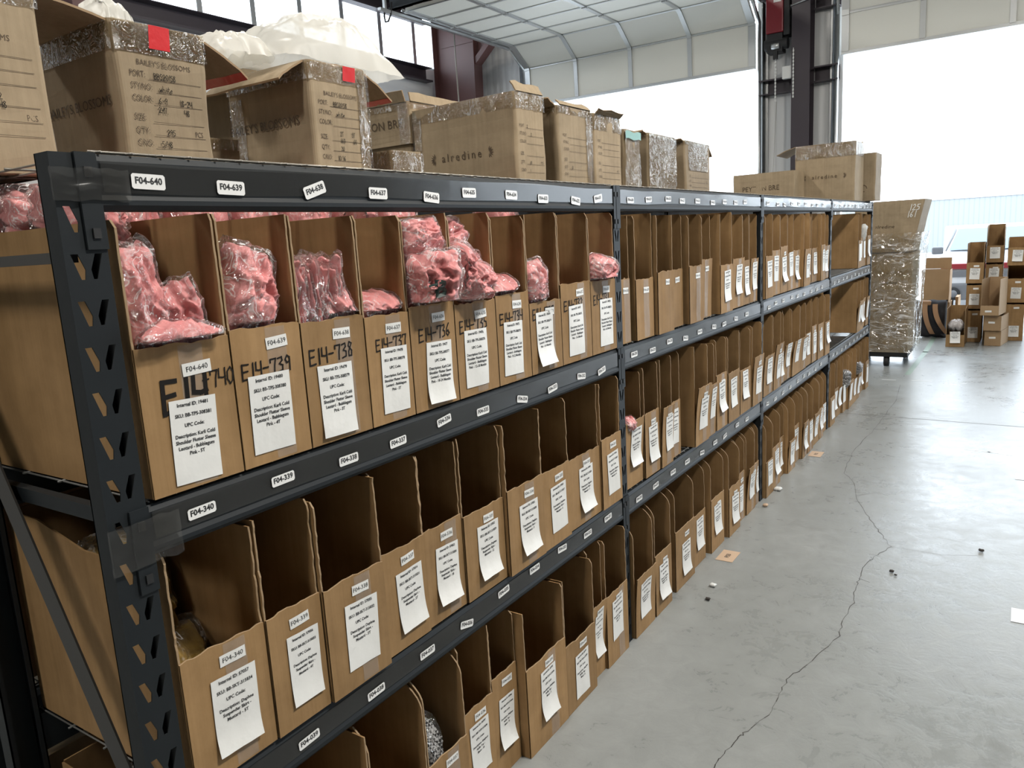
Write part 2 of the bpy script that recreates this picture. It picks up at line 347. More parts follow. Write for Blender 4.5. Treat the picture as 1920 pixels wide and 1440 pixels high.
# ------------------------------------------------------------------ the setting
X_LEFT, Y_FAR, X_RIGHT, Y_NEAR, Z_ROOF = -8.5, 12.0, 13.0, -20.0, 6.6
def fl(z=0.0008): return lambda a, b: (a, b, z)
mb = MB(); mb.add([(X_LEFT-.1, Y_NEAR-.1, 0), (X_RIGHT+.1, Y_NEAR-.1, 0), (X_RIGHT+.1, Y_FAR+.35, 0), (X_LEFT-.1, Y_FAR+.35, 0)], [(0, 1, 2, 3)], FLOOR)
crack = [(0.50,1.20),(0.529,1.316),(0.534,1.375),(0.551,1.481),(0.566,1.541),(0.604,1.652),(0.601,1.796),(0.609,1.913),(0.65,2.055),(0.707,2.296),(0.691,2.418),(0.702,2.607),(0.685,2.77),(0.686,2.862),(0.678,3.02),(0.713,3.175),(0.754,3.304),(0.7,3.432),(0.642,3.57),(0.56,3.756),(0.474,4.014),(0.402,4.316),(0.333,4.432),(0.305,4.719),(0.294,5.076),(0.328,5.67),(0.332,6.049),(0.333,6.814),(0.266,7.728)]
rnd = random.Random(3); pts = []
for (x0, y0), (x1, y1) in zip(crack, crack[1:]):
    for k in range(5):
        t = k/5; pts.append((x0+(x1-x0)*t+rnd.uniform(-.006, .006), y0+(y1-y0)*t+rnd.uniform(-.006, .006)))
for a, b in zip(pts, pts[1:]): mb.stroke([a, b], rnd.uniform(.0012, .0034), CRACK, fl())
mb.stroke([(.754, 3.304), (.98, 3.30), (1.12, 3.36)], .0015, SAWCUT, fl()); mb.stroke([(.686, 2.862), (.73, 2.84)], .002, CRACK, fl())
mb.stroke([(.474, 4.014), (.56, 4.12), (.62, 4.1)], .0015, CRACK, fl()); mb.stroke([(.305, 4.719), (.2, 4.70)], .0015, CRACK, fl())
mb.stroke([(-8.4, 6.45), (8.9, 5.83)], .007, SAWCUT, fl(.0007)); mb.stroke([(.3, 9.55), (8.9, 9.1)], .012, plain('faded_red_line', (.33, .25, .24), .5), fl(.0007))
mb.stroke([(0.254, 11.631), (0.287, 9.707), (0.276, 8.134)], .055, GREENTAPE, fl(.0006))
for x0, x1, y in ((.09, .20, 7.78), (.36, .52, 7.80), (.66, .82, 7.77)): mb.stroke([(x0, y), (x1, y)], .02, WORNWHITE, fl(.0006))
mb.stroke([(.965, 5.30), (1.10, 5.285), (1.24, 5.25)], .018, WORNWHITE, fl(.0006))
struct(mb, 'floor')

# far wall around the two door openings, plus an unseen third opening added for light
DL = (-6.6, -2.42); DR = (-1.17, 3.03); DH = 5.05
mb = MB()
for x0, x1, z0, z1 in ((X_LEFT-.12, DL[0], 0, Z_ROOF), (DL[1], DR[0], 0, Z_ROOF), (DR[1], 4.3, 0, Z_ROOF), (8.5, X_RIGHT+.12, 0, Z_ROOF), (4.3, 8.5, 4.04, Z_ROOF), (DL[0], DL[1], DH, Z_ROOF), (DR[0], DR[1], DH, Z_ROOF)):
    mb.box((x0, Y_FAR+.14, z0), (x1, Y_FAR+.30, z1), WALLMETAL)
struct(mb, 'wall_far')
WS, WT = 4.95, 5.68
mb = MB()
mb.box((X_LEFT-.25, Y_NEAR-.1, 0), (X_LEFT-.1, Y_FAR+.3, WS), WALLMETAL, Matrix())
mb.box((X_LEFT-.25, Y_NEAR-.1, WT+.35), (X_LEFT-.1, Y_FAR+.3, Z_ROOF), WALLMETAL)
mb.box((X_LEFT-.25, 12.0, WS), (X_LEFT-.1, Y_FAR+.3, WT+.35), WALLMETAL); mb.box((X_LEFT-.25, Y_NEAR-.1, WS), (X_LEFT-.1, -1.0, WT+.35), WALLMETAL)
struct(mb, 'wall_left')
mb = MB(); mb.box((X_RIGHT+.1, Y_NEAR-.1, 0), (X_RIGHT+.2, Y_FAR+.3, Z_ROOF), DEEPWALL); struct(mb, 'wall_right')
mb = MB(); mb.box((X_LEFT-.2, Y_NEAR-.2, 0), (X_RIGHT+.2, Y_NEAR-.1, Z_ROOF), DEEPWALL); struct(mb, 'wall_near')
mb = MB(); mb.box((X_LEFT-.25, Y_NEAR-.2, Z_ROOF), (X_RIGHT+.2, Y_FAR+.3, Z_ROOF+.15), ROOFMAT); struct(mb, 'ceiling')
# strip window high in the left wall
mb = MB(); mb.box((X_LEFT-.22, -1.0, WS), (X_LEFT-.14, 12.0, WS+.05), GALV); mb.box((X_LEFT-.22, -1.0, WT+.3), (X_LEFT-.14, 12.0, WT+.35), GALV)
for y in [-.98] + [0.15+.93*k for k in range(13)] + [11.95]: mb.box((X_LEFT-.22, y-.045, WS), (X_LEFT-.12, y+.045, WT+.33), GALV)
w = struct(mb, 'window_1')
mb = MB(); mb.box((X_LEFT-.185, -1.0, WS+.03), (X_LEFT-.175, 12.0, WT+.32), GLASSM); mb.build('window_pane', w)
# girts and columns
def girt_y(mb, y0, y1, z0, z1, x, mat):     # C-section running along the left wall
    mb.prism([(x, z0), (x+.17, z0), (x+.17, z0+.03), (x+.012, z0+.03), (x+.012, z1-.012), (x+.17, z1-.012), (x+.17, z1), (x, z1)], 1, y0, y1, mat)
mb = MB(); girt_y(mb, Y_NEAR, 11.55, WS-.27, WS-.01, X_LEFT-.09, PURPLE); struct(mb, 'trim_1')
mb = MB(); girt_y(mb, Y_NEAR, 11.55, WT+.04, WT+.28, X_LEFT-.09, PURPLE); struct(mb, 'trim_2')
def column(mb, x0, x1, y, d, z1, mat, lean=0.0):     # I-beam seen from the aisle, web along x
    mb.prism([(x0, 0), (x1, 0), (x1+lean, z1), (x0, z1)], 1, y-.006, y+.006, mat)
    for xa, xb, l in ((x0-.012, x0, 0), (x1, x1+.012, lean)):
        mb.prism([(xa, 0), (xb, 0), (xb+l, z1), (xa+l, z1)], 1, y-d/2, y+d/2, mat)
mb = MB(); column(mb, X_LEFT+.1, -7.55, 11.72, .26, Z_ROOF, MAROON, .10)
mb.prism([(-7.45, 4.9), (-5.6, 6.55), (-7.4, 6.55)], 1, 11.715, 11.725, MAROON); mb.prism([(-7.45, 4.86), (-5.5, 6.55), (-5.62, 6.55), (-7.47, 4.97)], 1, 11.62, 11.82, MAROON)
mb.box((-8.3, 11.70, 5.28), (-7.52, 11.713, 5.30), MAROON)
struct(mb, 'trim_3')
mb = MB(); column(mb, X_LEFT+.1, -7.75, 4.45, .26, Z_ROOF, MAROON, .10); struct(mb, 'trim_4')
# centre column between the doors, with girts
mb = MB(); mb.box((-1.83, 11.80, 0), (-1.57, 11.815, Z_ROOF), PURPLE); mb.box((-1.83, 12.085, 0), (-1.57, 12.10, Z_ROOF), PURPLE); mb.box((-1.706, 11.815, 0), (-1.694, 12.085, Z_ROOF), PURPLE)
struct(mb, 'trim_5')
def girt_x(mb, x0, x1, z0, z1, y):
    mb.prism([(y, z0), (y, z1), (y-.16, z1), (y-.16, z1-.02), (y-.012, z1-.02), (y-.012, z0+.012), (y-.16, z0+.012), (y-.16, z0)], 0, x0, x1, PURPLE)
mb = MB(); girt_x(mb, -2.36, -1.84, 3.60, 3.82, 12.13); struct(mb, 'trim_6')
mb = MB(); girt_x(mb, -1.56, -1.21, 3.68, 3.90, 12.13); struct(mb, 'trim_7')
mb = MB(); girt_x(mb, -1.56, -1.21, 4.70, 4.92, 12.13); struct(mb, 'trim_8')
mb = MB(); girt_x(mb, -2.36, -1.84, 4.98, 5.2, 12.13); struct(mb, 'trim_9')

# sectional overhead doors: bottom section hanging in the opening, one in the bend, the rest flat under the roof
def section(name, parent, p0, p1, x0, x1, lip=True):
    """one door section between edge lines p0 and p1 (y,z); interior face towards the room"""
    (ya, za), (yb, zb) = p0, p1; d = math.hypot(yb-ya, zb-za); ty, tz = (yb-ya)/d, (zb-za)/d; ny, nz = tz, -ty   # normal to the outside / up
    if ny < 0 or (abs(ny) < .2 and nz < 0): ny, nz = -ny, -nz
    def P(x, t, n): return (x, ya+ty*t+ny*n, za+tz*t+nz*n)
    def bx(mb, xa, xb, t0, t1, n0, n1, mat):
        q = [P(x, t, n) for n in (n0, n1) for (x, t) in ((xa, t0), (xb, t0), (xb, t1), (xa, t1))]
        mb.add(q, [(0, 1, 2, 3), (7, 6, 5, 4), (0, 4, 5, 1), (1, 5, 6, 2), (2, 6, 7, 3), (3, 7, 4, 0)], mat)
    mb = MB(); bx(mb, x0, x1, .004, d-.004, 0, .045, DOORPANEL); o = mb.build(name, parent)
    mb = MB()
    nst = 4
    for k in range(nst+1):
        x = x0+(x1-x0)*k/nst; wd = .035 if 0 < k < nst else .05
        xa = min(max(x-wd, x0), x1-2*wd); bx(mb, xa, xa+2*wd, .01, d-.01, -.022, 0, GALV)
        bx(mb, xa, xa+2*wd, d-.04, d+.035, -.035, -.022, GALV)
    bx(mb, x0, x1, .0, .02, -.012, 0, GALV); bx(mb, x0, x1, d-.02, d, -.012, 0, GALV)
    mb.build('stile', o)
    return o
def overhead_door(name, x0, x1, zb, pts):
    mb = MB(); mb.box((x0, Y_FAR-.03, zb-.03), (x1, Y_FAR+.05, zb), GALV); root = struct(mb, name)
    for a, b in zip(pts, pts[1:]): section('door_section', root, a, b, x0, x1)
    for x, sgn in ((x0-.06, 1), (x1+.06, -1)):
        mb = MB()
        yy, zz = Y_FAR-.0, pts[1][1]
        path = [(x, yy, 0), (x, yy, zz)] + [(x, pts[k][0]-.0, pts[k][1]+.02) for k in range(2, len(pts))]
        for a, b in zip(path, path[1:]):
            mb.tube([a, b], .028, GALV, 4)
        mb.build('door_track', root)
        mb = MB(); xe = x - sgn*.06
        mb.box((xe-.05, Y_FAR+.09, 0), (xe+.05, Y_FAR+.13, 4.95), GALV); mb.box((xe-.004, Y_FAR-.02, 0), (xe+.004, Y_FAR+.09, 4.95), STEEL)
        mb.build('jamb_angle', root)
    return root
lp = [(12.0, 4.04), (11.98, 4.68), (11.50, 5.0)] + [(11.50-.56*k, 5.0+.004*k) for k in range(1, 6)]
dl = overhead_door('door_1', DL[0], DL[1], 4.04, lp)
mb = MB(); mb.box((DL[0]-.1, 8.48, 5.02), (DL[1]+.1, 8.56, 5.16), STEEL); mb.box((DL[0]-.1, 8.44, 5.02), (DL[1]+.1, 8.56, 5.035), STEEL); mb.build('end_rail', dl)
for x in (DL[0]-.06, DL[1]+.06):
    mb = MB(); mb.box((x-.02, 8.3, 4.98), (x+.02, 8.34, Z_ROOF), GALV); mb.box((x-.03, 8.2, 4.95), (x+.03, 12.0, 4.985), GALV); mb.build('track_hanger', dl)
mb = MB(); mb.tube([(DL[0]-.16, 8.45, 5.10), (DL[0]-.17, 8.42, 4.93), (DL[0]-.14, 8.40, 4.84), (DL[0]-.08, 8.40, 4.84), (DL[0]-.04, 8.42, 4.93), (DL[0]-.03, 8.44, 5.10)], .014, BLACK, 5); mb.build('bumper_spring', dl)
mb = MB(); mb.tube([(DL[0]-.10, 10.0, 5.0), (DL[0]-.11, 10.02, 4.2), (DL[0]-.08, 10.0, 2.2), (DL[0]-.08, 10.0, .4)], .012, WIRE, 5); mb.build('pull_cord', dl)
rp = [(12.0, 4.03), (11.99, 4.57), (11.93, 5.02), (11.5, 5.35)] + [(11.5-.56*k, 5.35) for k in range(1, 6)]
overhead_door('door_2', DR[0], DR[1], 4.03, rp)

# yard outside
mb = MB(); mb.add([(-60, Y_FAR+.35, -.02), (60, Y_FAR+.35, -.02), (60, 90, -.02), (-60, 90, -.02), (X_RIGHT+.1, -20, -.02), (60, -20, -.02)], [(0, 1, 2, 3), (4, 5, 1)], ASPHALT); mb.add([(X_RIGHT+.1, -20, -.02), (60, Y_FAR+.35, -.02), (X_RIGHT+.1, Y_FAR+.35, -.02)], [(0, 1, 2)], ASPHALT); struct(mb, 'ground')
mb = MB(); rib = []
mb.box((-14, 40.0, 0), (16, 40.1, 2.38), FENCEMAT); mb.box((-14, 39.95, 2.36), (16, 40.15, 2.44), CARWHITE)
fence = mb.build('corrugated_fence'); tag(fence, 'pale corrugated metal fence across the yard beyond the open door', 'fence')

# door operator with hanging chains, junction box and conduit on the strip of wall between the doors
op = thing('door_operator', (-2.06, 11.9, 4.4), 'dark red door operator with black gearbox hung between the two doors', 'door motor')
mb = MB(); mb.box((-.135, -.15, .03), (.115, .13, .62), REDBOX); mb.build('housing', op, .012)
mb = MB(); mb.box((-.02, -.157, .45), (.09, -.151, .58), WHITEPLASTIC); mb.build('rating_plate', op)
mb = MB(); mb.box((.115, -.12, -.02), (.20, .12, .5), BLACK); mb.tube([(-.17, -.05, -.12), (.17, -.05, -.12)], .085, BLACK, 14); mb.box((-.13, -.12, -.24), (.1, .1, .03), BLACK)
for z in (.05, .2, .35): mb.tube([(.18, -.06, z), (.206, -.06, z)], .05, BLACK, 10)
mb.build('gearbox', op, .008)
mb = MB(); mb.tube([(-.05, -.13, -.16), (.06, -.13, -.16)], .045, GALV, 12); mb.box((-.03, -.14, -.34), (.03, -.08, -.22), BLACK); mb.build('brake_drum', op)
for x, z0, z1 in ((0.0, -.34, -.95), (.26, -.22, -.92)):
    mb = MB()
    for k in range(int((z0-z1)/.025)):
        z = z0-.025*k
        if k % 2: mb.box((x-.011, -.112, z-.03), (x+.011, -.108, z), WHITEPLASTIC)
        else: mb.box((x-.003, -.12, z-.03), (x+.003, -.10, z), WHITEPLASTIC)
    mb.build('hand_chain', op)
mb = MB(); mb.tube([(0.02, -.11, -.95), (-.03, -.1, -2.0), (-.02, -.1, -3.2)], .004, WIRE, 4); mb.build('pull_cord', op)
jb = thing('junction_box', (-1.90, 11.86, 3.86), 'small white junction box at the girt beside the purple column', 'box')
mb = MB(); mb.box((-.075, -.02, -.09), (.065, .06, .09), WHITEPLASTIC); mb.build('housing', jb, .006)
mb = MB(); mb.tube([(.065, .02, 0), (.10, .02, 0)], .03, BLACK, 10); mb.build('switch_knob', jb)
cd = MB(); cd.tube([(-1.845, 11.99, 3.96), (-1.845, 11.99, 4.62), (-1.842, 11.90, 4.72), (-1.84, 11.785, 4.77), (-1.5, 11.78, 4.83), (-1.25, 11.80, 4.90)], .012, GALV, 6)
tag(cd.build('conduit'), 'thin grey conduit bent from the junction box over the purple column', 'pipe')

# ------------------------------------------------------------------ shelving rack
L = 1.85; ZT = (1.7695, 1.184, 0.609)      # beam tops: top, middle, low
BH = .089
def plate_with_holes(w, z1):
    """front plate of an upright with two columns of slanted keyholes, in y (width) and z"""
    c = bpy.data.curves.new('plate', 'CURVE'); c.dimensions = '2D'; c.fill_mode = 'BOTH'; c.extrude = .0012
    def poly(p):
        s = c.splines.new('POLY'); s.points.add(len(p)-1)
        for q, a in zip(s.points, p): q.co = (a[0], a[1], 0, 1)
        s.use_cyclic_u = True
    poly([(0, 0), (w, 0), (w, z1), (0, z1)])
    pitch = .0735; z = .05; hh = .040
    while z < z1-.03:
        for sgn, yc in ((1, w*.29), (-1, w*.70)):
            a = w*.092; sl = w*.062*sgn
            poly([(yc-sl-a, z+hh/2), (yc-sl+a*.8, z+hh/2), (yc+sl+a*.9, z-hh*.12), (yc+sl+a*.55, z-hh/2), (yc+sl-a*.45, z-hh/2)] if sgn > 0 else
                 [(yc-sl-a*.8, z+hh/2), (yc-sl+a, z+hh/2), (yc+sl+a*.45, z-hh/2), (yc+sl-a*.55, z-hh/2), (yc+sl-a*.9, z-hh*.12)])
        z += pitch
    o = bpy.data.objects.new('plate', c); me = bpy.data.meshes.new_from_object(o)
    r = ([tuple(v.co) for v in me.vertices], [tuple(p.vertices) for p in me.polygons])
    bpy.data.objects.remove(o); bpy.data.meshes.remove(me); bpy.data.curves.remove(c)
    return r
PLATE_V, PLATE_F = plate_with_holes(.07, 1.768)
PLAIN_PLATE = ([(0, 0, .0012), (.07, 0, .0012), (.07, 1.768, .0012), (0, 1.768, .0012), (0, 0, -.0012), (.07, 0, -.0012), (.07, 1.768, -.0012), (0, 1.768, -.0012)], [(0, 1, 2, 3), (7, 6, 5, 4), (0, 4, 5, 1), (1, 5, 6, 2), (2, 6, 7, 3), (3, 7, 4, 0)])
def upright_mesh(width, depth, holes=True):
    """C-shaped post; local: front plate at x=0, y 0..width, flanges going back"""
    mb = MB(); k = width/.07
    pv, pf = (PLATE_V, PLATE_F) if holes else PLAIN_PLATE
    mb.add([(v[2]-.0012, v[0]*k, v[1]) for v in pv], pf, STEEL)
    for y in (0, width-.003): mb.box((-depth, y, 0), (-.0024, y+.003, 1.768), STEEL)
    for y in (.0, width-.012): mb.box((-depth, y, 0), (-depth+.003, y+.012, 1.768), STEEL)
    mb.box((-depth-.02, -.002, 0), (.002, width+.002, .006), STEEL)
    return mb
STK1 = {0: [(0.081,1.727,-.03),(0.243,1.721,-.03),(0.447,1.722,.30),(0.636,1.719,-.02),(0.826,1.713,-.08),(0.984,1.727,.0),(1.186,1.725,-.03),(1.361,1.717,0),(1.566,1.713,-.10),(1.726,1.723,.14)],
        1: [(0.097,1.144,.02),(0.285,1.149,.02),(0.468,1.14,.0),(0.632,1.139,.03),(0.811,1.151,.12),(0.983,1.139,.0),(1.185,1.131,-.22),(1.364,1.13,.1),(1.557,1.135,-.12),(1.708,1.128,.16)],
        2: [(0.10,0.565,0),(0.275,0.567,.05),(0.483,0.563,.03),(0.674,0.568,.0),(0.844,0.566,-.25),(1.028,0.583,.06),(1.202,0.584,0),(1.377,0.585,-.08),(1.557,0.572,.0),(1.717,0.577,.04)]}
def make_rack(name, label, x0, posts, stickers=True, mirror=False):
    r = thing(name, (x0, 0, 0), label, 'shelving')
    D = .60
    for i, (y0, wd) in enumerate(posts):
        a = upright_mesh(wd, .042, stickers).build('upright', r); a.location = (0, y0, 0)
        b = upright_mesh(wd, .042, False).build('upright', r); b.location = (-D+.002, y0+wd, 0); b.rotation_euler = (0, 0, math.pi)
        yb = y0+wd*.35
        for zt in ZT[1:2]:
            mb = MB(); mb.box((-D+.045, yb+.012, zt-.034), (-.045, yb+.030, zt-.006), STEEL); mb.build('end_rail', r)
        for z in (.10, 1.61):
            mb = MB(); mb.box((-D+.045, yb, z-.009), (-.045, yb+.02, z+.009), BRACE); mb.build('end_brace', r)
        for (xa, za), (xb, zb) in (((-D+.05, 1.43), (-.05, .545)), ((-D+.05, .12), (-.05, .50))):
            d = Vector((xb-xa, 0, zb-za)); n = Vector((-d.z, 0, d.x)).normalized()*.027
            q = [Vector((xa, yb-.006, za))-n, Vector((xb, yb-.006, zb))-n, Vector((xb, yb-.006, zb))+n, Vector((xa, yb-.006, za))+n]
            mb = MB(); mb.add(q+[p+Vector((0, .004, 0)) for p in q], [(0, 1, 2, 3), (7, 6, 5, 4), (0, 4, 5, 1), (1, 5, 6, 2), (2, 6, 7, 3), (3, 7, 4, 0)], BRACE)
            m0 = [p for p in q[:2]]; mb.add([m0[0], m0[1], m0[1]+Vector((0, .018, 0)), m0[0]+Vector((0, .018, 0))], [(0, 1, 2, 3)], BRACE)
            mb.build('diagonal_brace', r)
    for bay in range(4):
        y0, y1 = posts[bay][0]+posts[bay][1]-.003, posts[bay+1][0]+.003
        for t, zt in enumerate(ZT):
            for side in (0, 1):
                mb = MB(); h = BH
                P = [(.000, -.012), (-.006, -.001), (-.040, 0), (-.040, -h), (-.002, -h), (.004, -h+.008), (.004, -h+.016), (0, -h+.024)]
                if side: P = [(-D-px, pz) for px, pz in P][::-1]
                mb.prism([(px, zt+pz) for px, pz in P][::-1], 1, y0, y1, STEEL)
                for ye, s in ((y0, -1), (y1, 1)):
                    xs = (-.004, .0045) if not side else (-D-.0045, -D+.004)
                    ya, yb2 = (ye-.030, ye+.004) if s < 0 else (ye-.004, ye+.018)
                    mb.box((xs[0], ya, zt-.150), (xs[1], yb2, zt+.0), STEEL)
                    xf = xs[1] if not side else xs[0]; sg = 1 if not side else -1
                    for zz in (-.03, -.125):
                        mb.box((min(xf, xf+sg*.003), (ya+yb2)/2-.006, zt+zz-.008), (max(xf, xf+sg*.003), (ya+yb2)/2+.006, zt+zz+.008), BLACK)
                bm = mb.build('beam', r)
                if side == 0 and stickers:
                    mb = MB(); rr = random.Random(bay*7+t)
                    def tp(u, v): return (.0016+.0012*noise.noise(Vector((u*9, v*3, bay*5+t)))+.0012, y0+.01+(y1-y0-.02)*u, zt-.012-(BH-.040)*(1-v)+.004*noise.noise(Vector((u*5, v, t+9))))
                    mb.grid(60, 3, tp, TAPE); mb.build('clear_tape', bm)
                    if bay == 0: lst = STK1[t]
                    else:
                        lst = [(y0+.10+.178*k+rr.uniform(-.02, .02), zt-.045+rr.uniform(-.006, .006), rr.choice((0, 0, .05, -.1, .12))) for k in range(9 if bay < 3 else 10)]
                    for k, (yy, zz, an) in enumerate(lst):
                        num = {0: 640, 1: 340, 2: 40}[t] - (bay*10+k); s = 'F04-%03d' % num
                        ca, sa = math.cos(an), math.sin(an); ws, hs_ = .029, .0105
                        if bay == 0 and t == 0: ws, hs_ = .030, .0125
                        def F(a, b, o=.0052): return (o, yy+a*ca-b*sa, zz+a*sa+b*ca)
                        mb = MB(); c = .003
                        mb.add([F(a, b) for a, b in ((-ws+c, -hs_), (ws-c, -hs_), (ws, -hs_+c), (ws, hs_-c), (ws-c, hs_), (-ws+c, hs_), (-ws, hs_-c), (-ws, -hs_+c))], [tuple(range(8))], STICKER)
                        mb.text(s, .0152, INK, lambda a, b: F(a, b+.001, .0056), .98, 'CENTER', .00045)
                        mb.build('shelf_sticker', bm)
            mb = MB(); zd = zt+.003
            n = 34
            for k in range(n+1):
                y = y0+.015+(y1-y0-.03)*k/n; mb.tube([(-D-.005, y, zd-.003), (-D, y, zd), (-.022, y, zd), (-.012, y, zd-.001)] if t else [(-D-.005, y, zd-.003), (-D, y, zd), (-.012, y, zd), (.001, y, zd-.001)], .0022, WIRE if t == 0 else SHADEWIRE, 4)
            for x in (-.02, -.16, -.30, -.44, -.58): mb.tube([(x, y0+.005, zd+.001), (x, y1-.005, zd+.001)], .0026, WIRE if t == 0 else SHADEWIRE, 4)
            mb.build('wire_deck', r)
    return r
POSTS = [(-.073, .07), (1.848, .05), (3.698, .05), (5.548, .05), (7.40, .07)]
make_rack('shelving_rack', 'long dark steel shelving rack of four bays with stickered beams, facing the aisle', 0.0, POSTS)
make_rack('shelving_rack', 'dark steel rack standing back to back behind the stickered one', -.67, POSTS, False)

# loose tape tatters on the near post: a glossy strip wrapped round it
def tatter(y0, y1, z0, z1, seed, x=.006, parent=None):
    mb = MB(); mb.grid(16, 8, lambda u, v: (x+.004*noise.noise(Vector((u*4, v*4, seed)))+.003, y0+(y1-y0)*u, z0+(z1-z0)*v+.006*noise.noise(Vector((u*5, 3, seed)))), TAPE)
    return mb.build('tape_wrap', parent)
rack0 = [o for o in COL.objects if o.name == 'shelving_rack'][0]
tatter(-.08, .045, 1.695, 1.745, 1, parent=rack0); tatter(-.08, .05, 1.085, 1.165, 2, parent=rack0)

# ------------------------------------------------------------------ cardboard bins
def smooth_noise(seed, amp, fy=9.0, fz=5.0):
    return lambda y, z: amp*noise.noise(Vector((y*fy, z*fz, seed*3.7))) + amp*.35*noise.noise(Vector((y*38, z*6, seed*1.3)))
def desc_lines(a, b, item, size):
    return [('Internal ID: %s' % a, .065), ('SKU: %s' % b, .19), ('UPC Code:', .31)] + [(t, .43+.072*i) for i, t in enumerate(item)]
GENERIC = desc_lines('57049', 'BB-SKT-315826', ['Description: Daphne', 'Suspender Skirt -', 'Mustard - 18'], 0)
def make_bin(loc, w, d, h, fh, seed, label, group=None, rot=0.0, loc_text=None, desc=None, hand=None, sides='square', tape=True, detail=True,
             lab=(.40, .075, .098, .155), tag_pos=None, tagc=.052, hand_pos=None, flare=0.0, dip=0.0, plainbox=False, big_hand=False, cat='box', lift=0.0):
    """half-front shelf bin; local x=0 is the front face, y 0..w, z up"""
    rd = random.Random(seed)
    root = thing('cardboard_bin', loc, label, cat, group, (0, 0, rot))
    KR = KRAFT_PLAIN if plainbox else KRAFT
    t = .0042; D = smooth_noise(seed, .0045 if detail else .003)
    def fx(y, z):        # bow of the front panel
        e = min(1.0, min(y, w-y)/.03, (z+.004)/.03)
        return D(y, z)*max(0, e) + flare*max(0, z/fh)**2
    mb = MB(); nu, nv = (12, 10) if detail else (6, 5)
    tops = [fh+rd.uniform(-.0025, .002)+.004*noise.noise(Vector((k*.35, seed, 2))) for k in range(nu+1)]
    def fo(u, v): k = int(round(u*nu)); z = tops[k]*v; y = w*u; return (fx(y, z), y, z)
    def fi(u, v): p = fo(u, v); return (p[0]-t, p[1], p[2])
    mb.grid(nu, nv, fo, KR); mb.grid(nu, nv, fi, KR, flip=True)
    mb.add([p for k in range(nu+1) for p in (fo(k/nu, 1), fi(k/nu, 1))], [(2*k, 2*k+2, 2*k+3, 2*k+1) for k in range(nu)], EDGE)
    # side walls: tall, with a ragged or rounded front edge
    for side, y in ((0, 0.0), (1, w-t)):
        hs = h+rd.uniform(-.008, .004); n = 16
        fe = []
        for k in range(n+1):
            z = fh+(hs-fh)*k/n; x = -.003-(rd.uniform(0, .0016) if 0 < k else 0)-.003*abs(noise.noise(Vector((z*6, seed, side))))
            if sides == 'round':
                q = (k/n-.72)/.28
                if q > 0: x -= .045*q**2.2; z = z-.004*q
            elif k == n: x -= rd.uniform(.0, .012)
            fe.append((x, z))
        if sides == 'ragged': fe = [(x-rd.uniform(0, .003), z) for x, z in fe]
        poly = [(-d, 0), (-t, 0), (-t, fh*.97)] + fe + ([(-.10, hs-dip), (-.28, hs-dip), (-.45, hs)] if dip and side == 0 else [(-d*.5, hs+rd.uniform(-.003, .003))]) + [(-d, hs)]
        bow = rd.uniform(-.002, .002)
        mb.prism(poly, 1, y, y+t, KR, None, None)
        m0 = [(x, y, z) for x, z in fe]; m1 = [(x, y+t, z) for x, z in fe]
        q = [(p[0]+.0006, p[1], p[2]) for p in m0]+[(p[0]+.0006, p[1], p[2]) for p in m1]
        mb.add(q, [(k, k+1, n+1+k+1, n+1+k) for k in range(n)], EDGE)
    mb.box((-d, t, 0), (-t, w-t, t), KR); mb.box((-d, t, t), (-d+t, w-t, h), KR)
    def on(off):
        return lambda a, b: (fx(a, b)+off, a, b)
    if hand:
        hy, hz, hh = hand_pos or (.10*w+.012, .165, .034)
        if big_hand:
            handwrite(mb, hand[:3], hy, hz, .056, on(.0012), .15, adv=.62); handwrite(mb, hand[3:], hy+.080, hz+.030, .031, on(.0012), .09, adv=.56)
        else: handwrite(mb, hand, hy, hz, hh, on(.0012), .11, adv=.60, tilt=.03)
    mb.build('body', root)
    if tape:
        yc = w*(.62+rd.uniform(-.08, .08)); hw = .024
        m2 = MB(); m2.grid(4, 10, lambda u, v: on(.0007)(yc-hw+2*hw*u, .004+(fh-.008)*v), BIN_TAPE); m2.build('packing_tape', root)
    if loc_text is not None:
        ty, tz = tag_pos or (w*.58, fh-.045); an = rd.uniform(-.04, .06); ca, sa = math.cos(an), math.sin(an)
        R = lambda a, b, o: on(o)(ty+a*ca-b*sa, tz+a*sa+b*ca)
        hw2 = tagc/2; hh2 = .0115
        m2 = MB(); m2.grid(5, 2, lambda u, v: R(-hw2+2*hw2*u, -hh2+2*hh2*v, .0016), PAPER)
        if loc_text: m2.text(loc_text, .0138, INK, lambda a, b: R(a, b, .0021), 1.0)
        m2.build('location_label', root)
    if desc is not None:
        yc0, z0, lw, lh = lab; yc = w*yc0 if yc0 < 1.01 else yc0; an = rd.uniform(-.045, .045); ca, sa = math.cos(an), math.sin(an)
        curl = rd.choice((0, 0, .004, .008, .014))
        zc = z0+lh/2
        def R(a, b, o):
            yy, zz = yc+a*ca-b*sa, zc+a*sa+b*ca
            cu = curl*max(0, (-b/lh-.1)/.4)**2
            return (fx(min(max(yy, .0), w), max(zz, 0))+o+cu, yy, zz)
        m2 = MB(); m2.grid(6, 10, lambda u, v: R(-lw/2+lw*u, -lh/2+lh*v, .0022), PAPER)
        if desc:
            sc = lw/.098
            for s, row in desc: m2.text(s, min(lw*.098, .0098), INK, lambda a, b, row=row: R(a, lh/2-lh*row+b, .0028), .93, 'CENTER', .00022)
        m2.build('description_label', root)
    return root

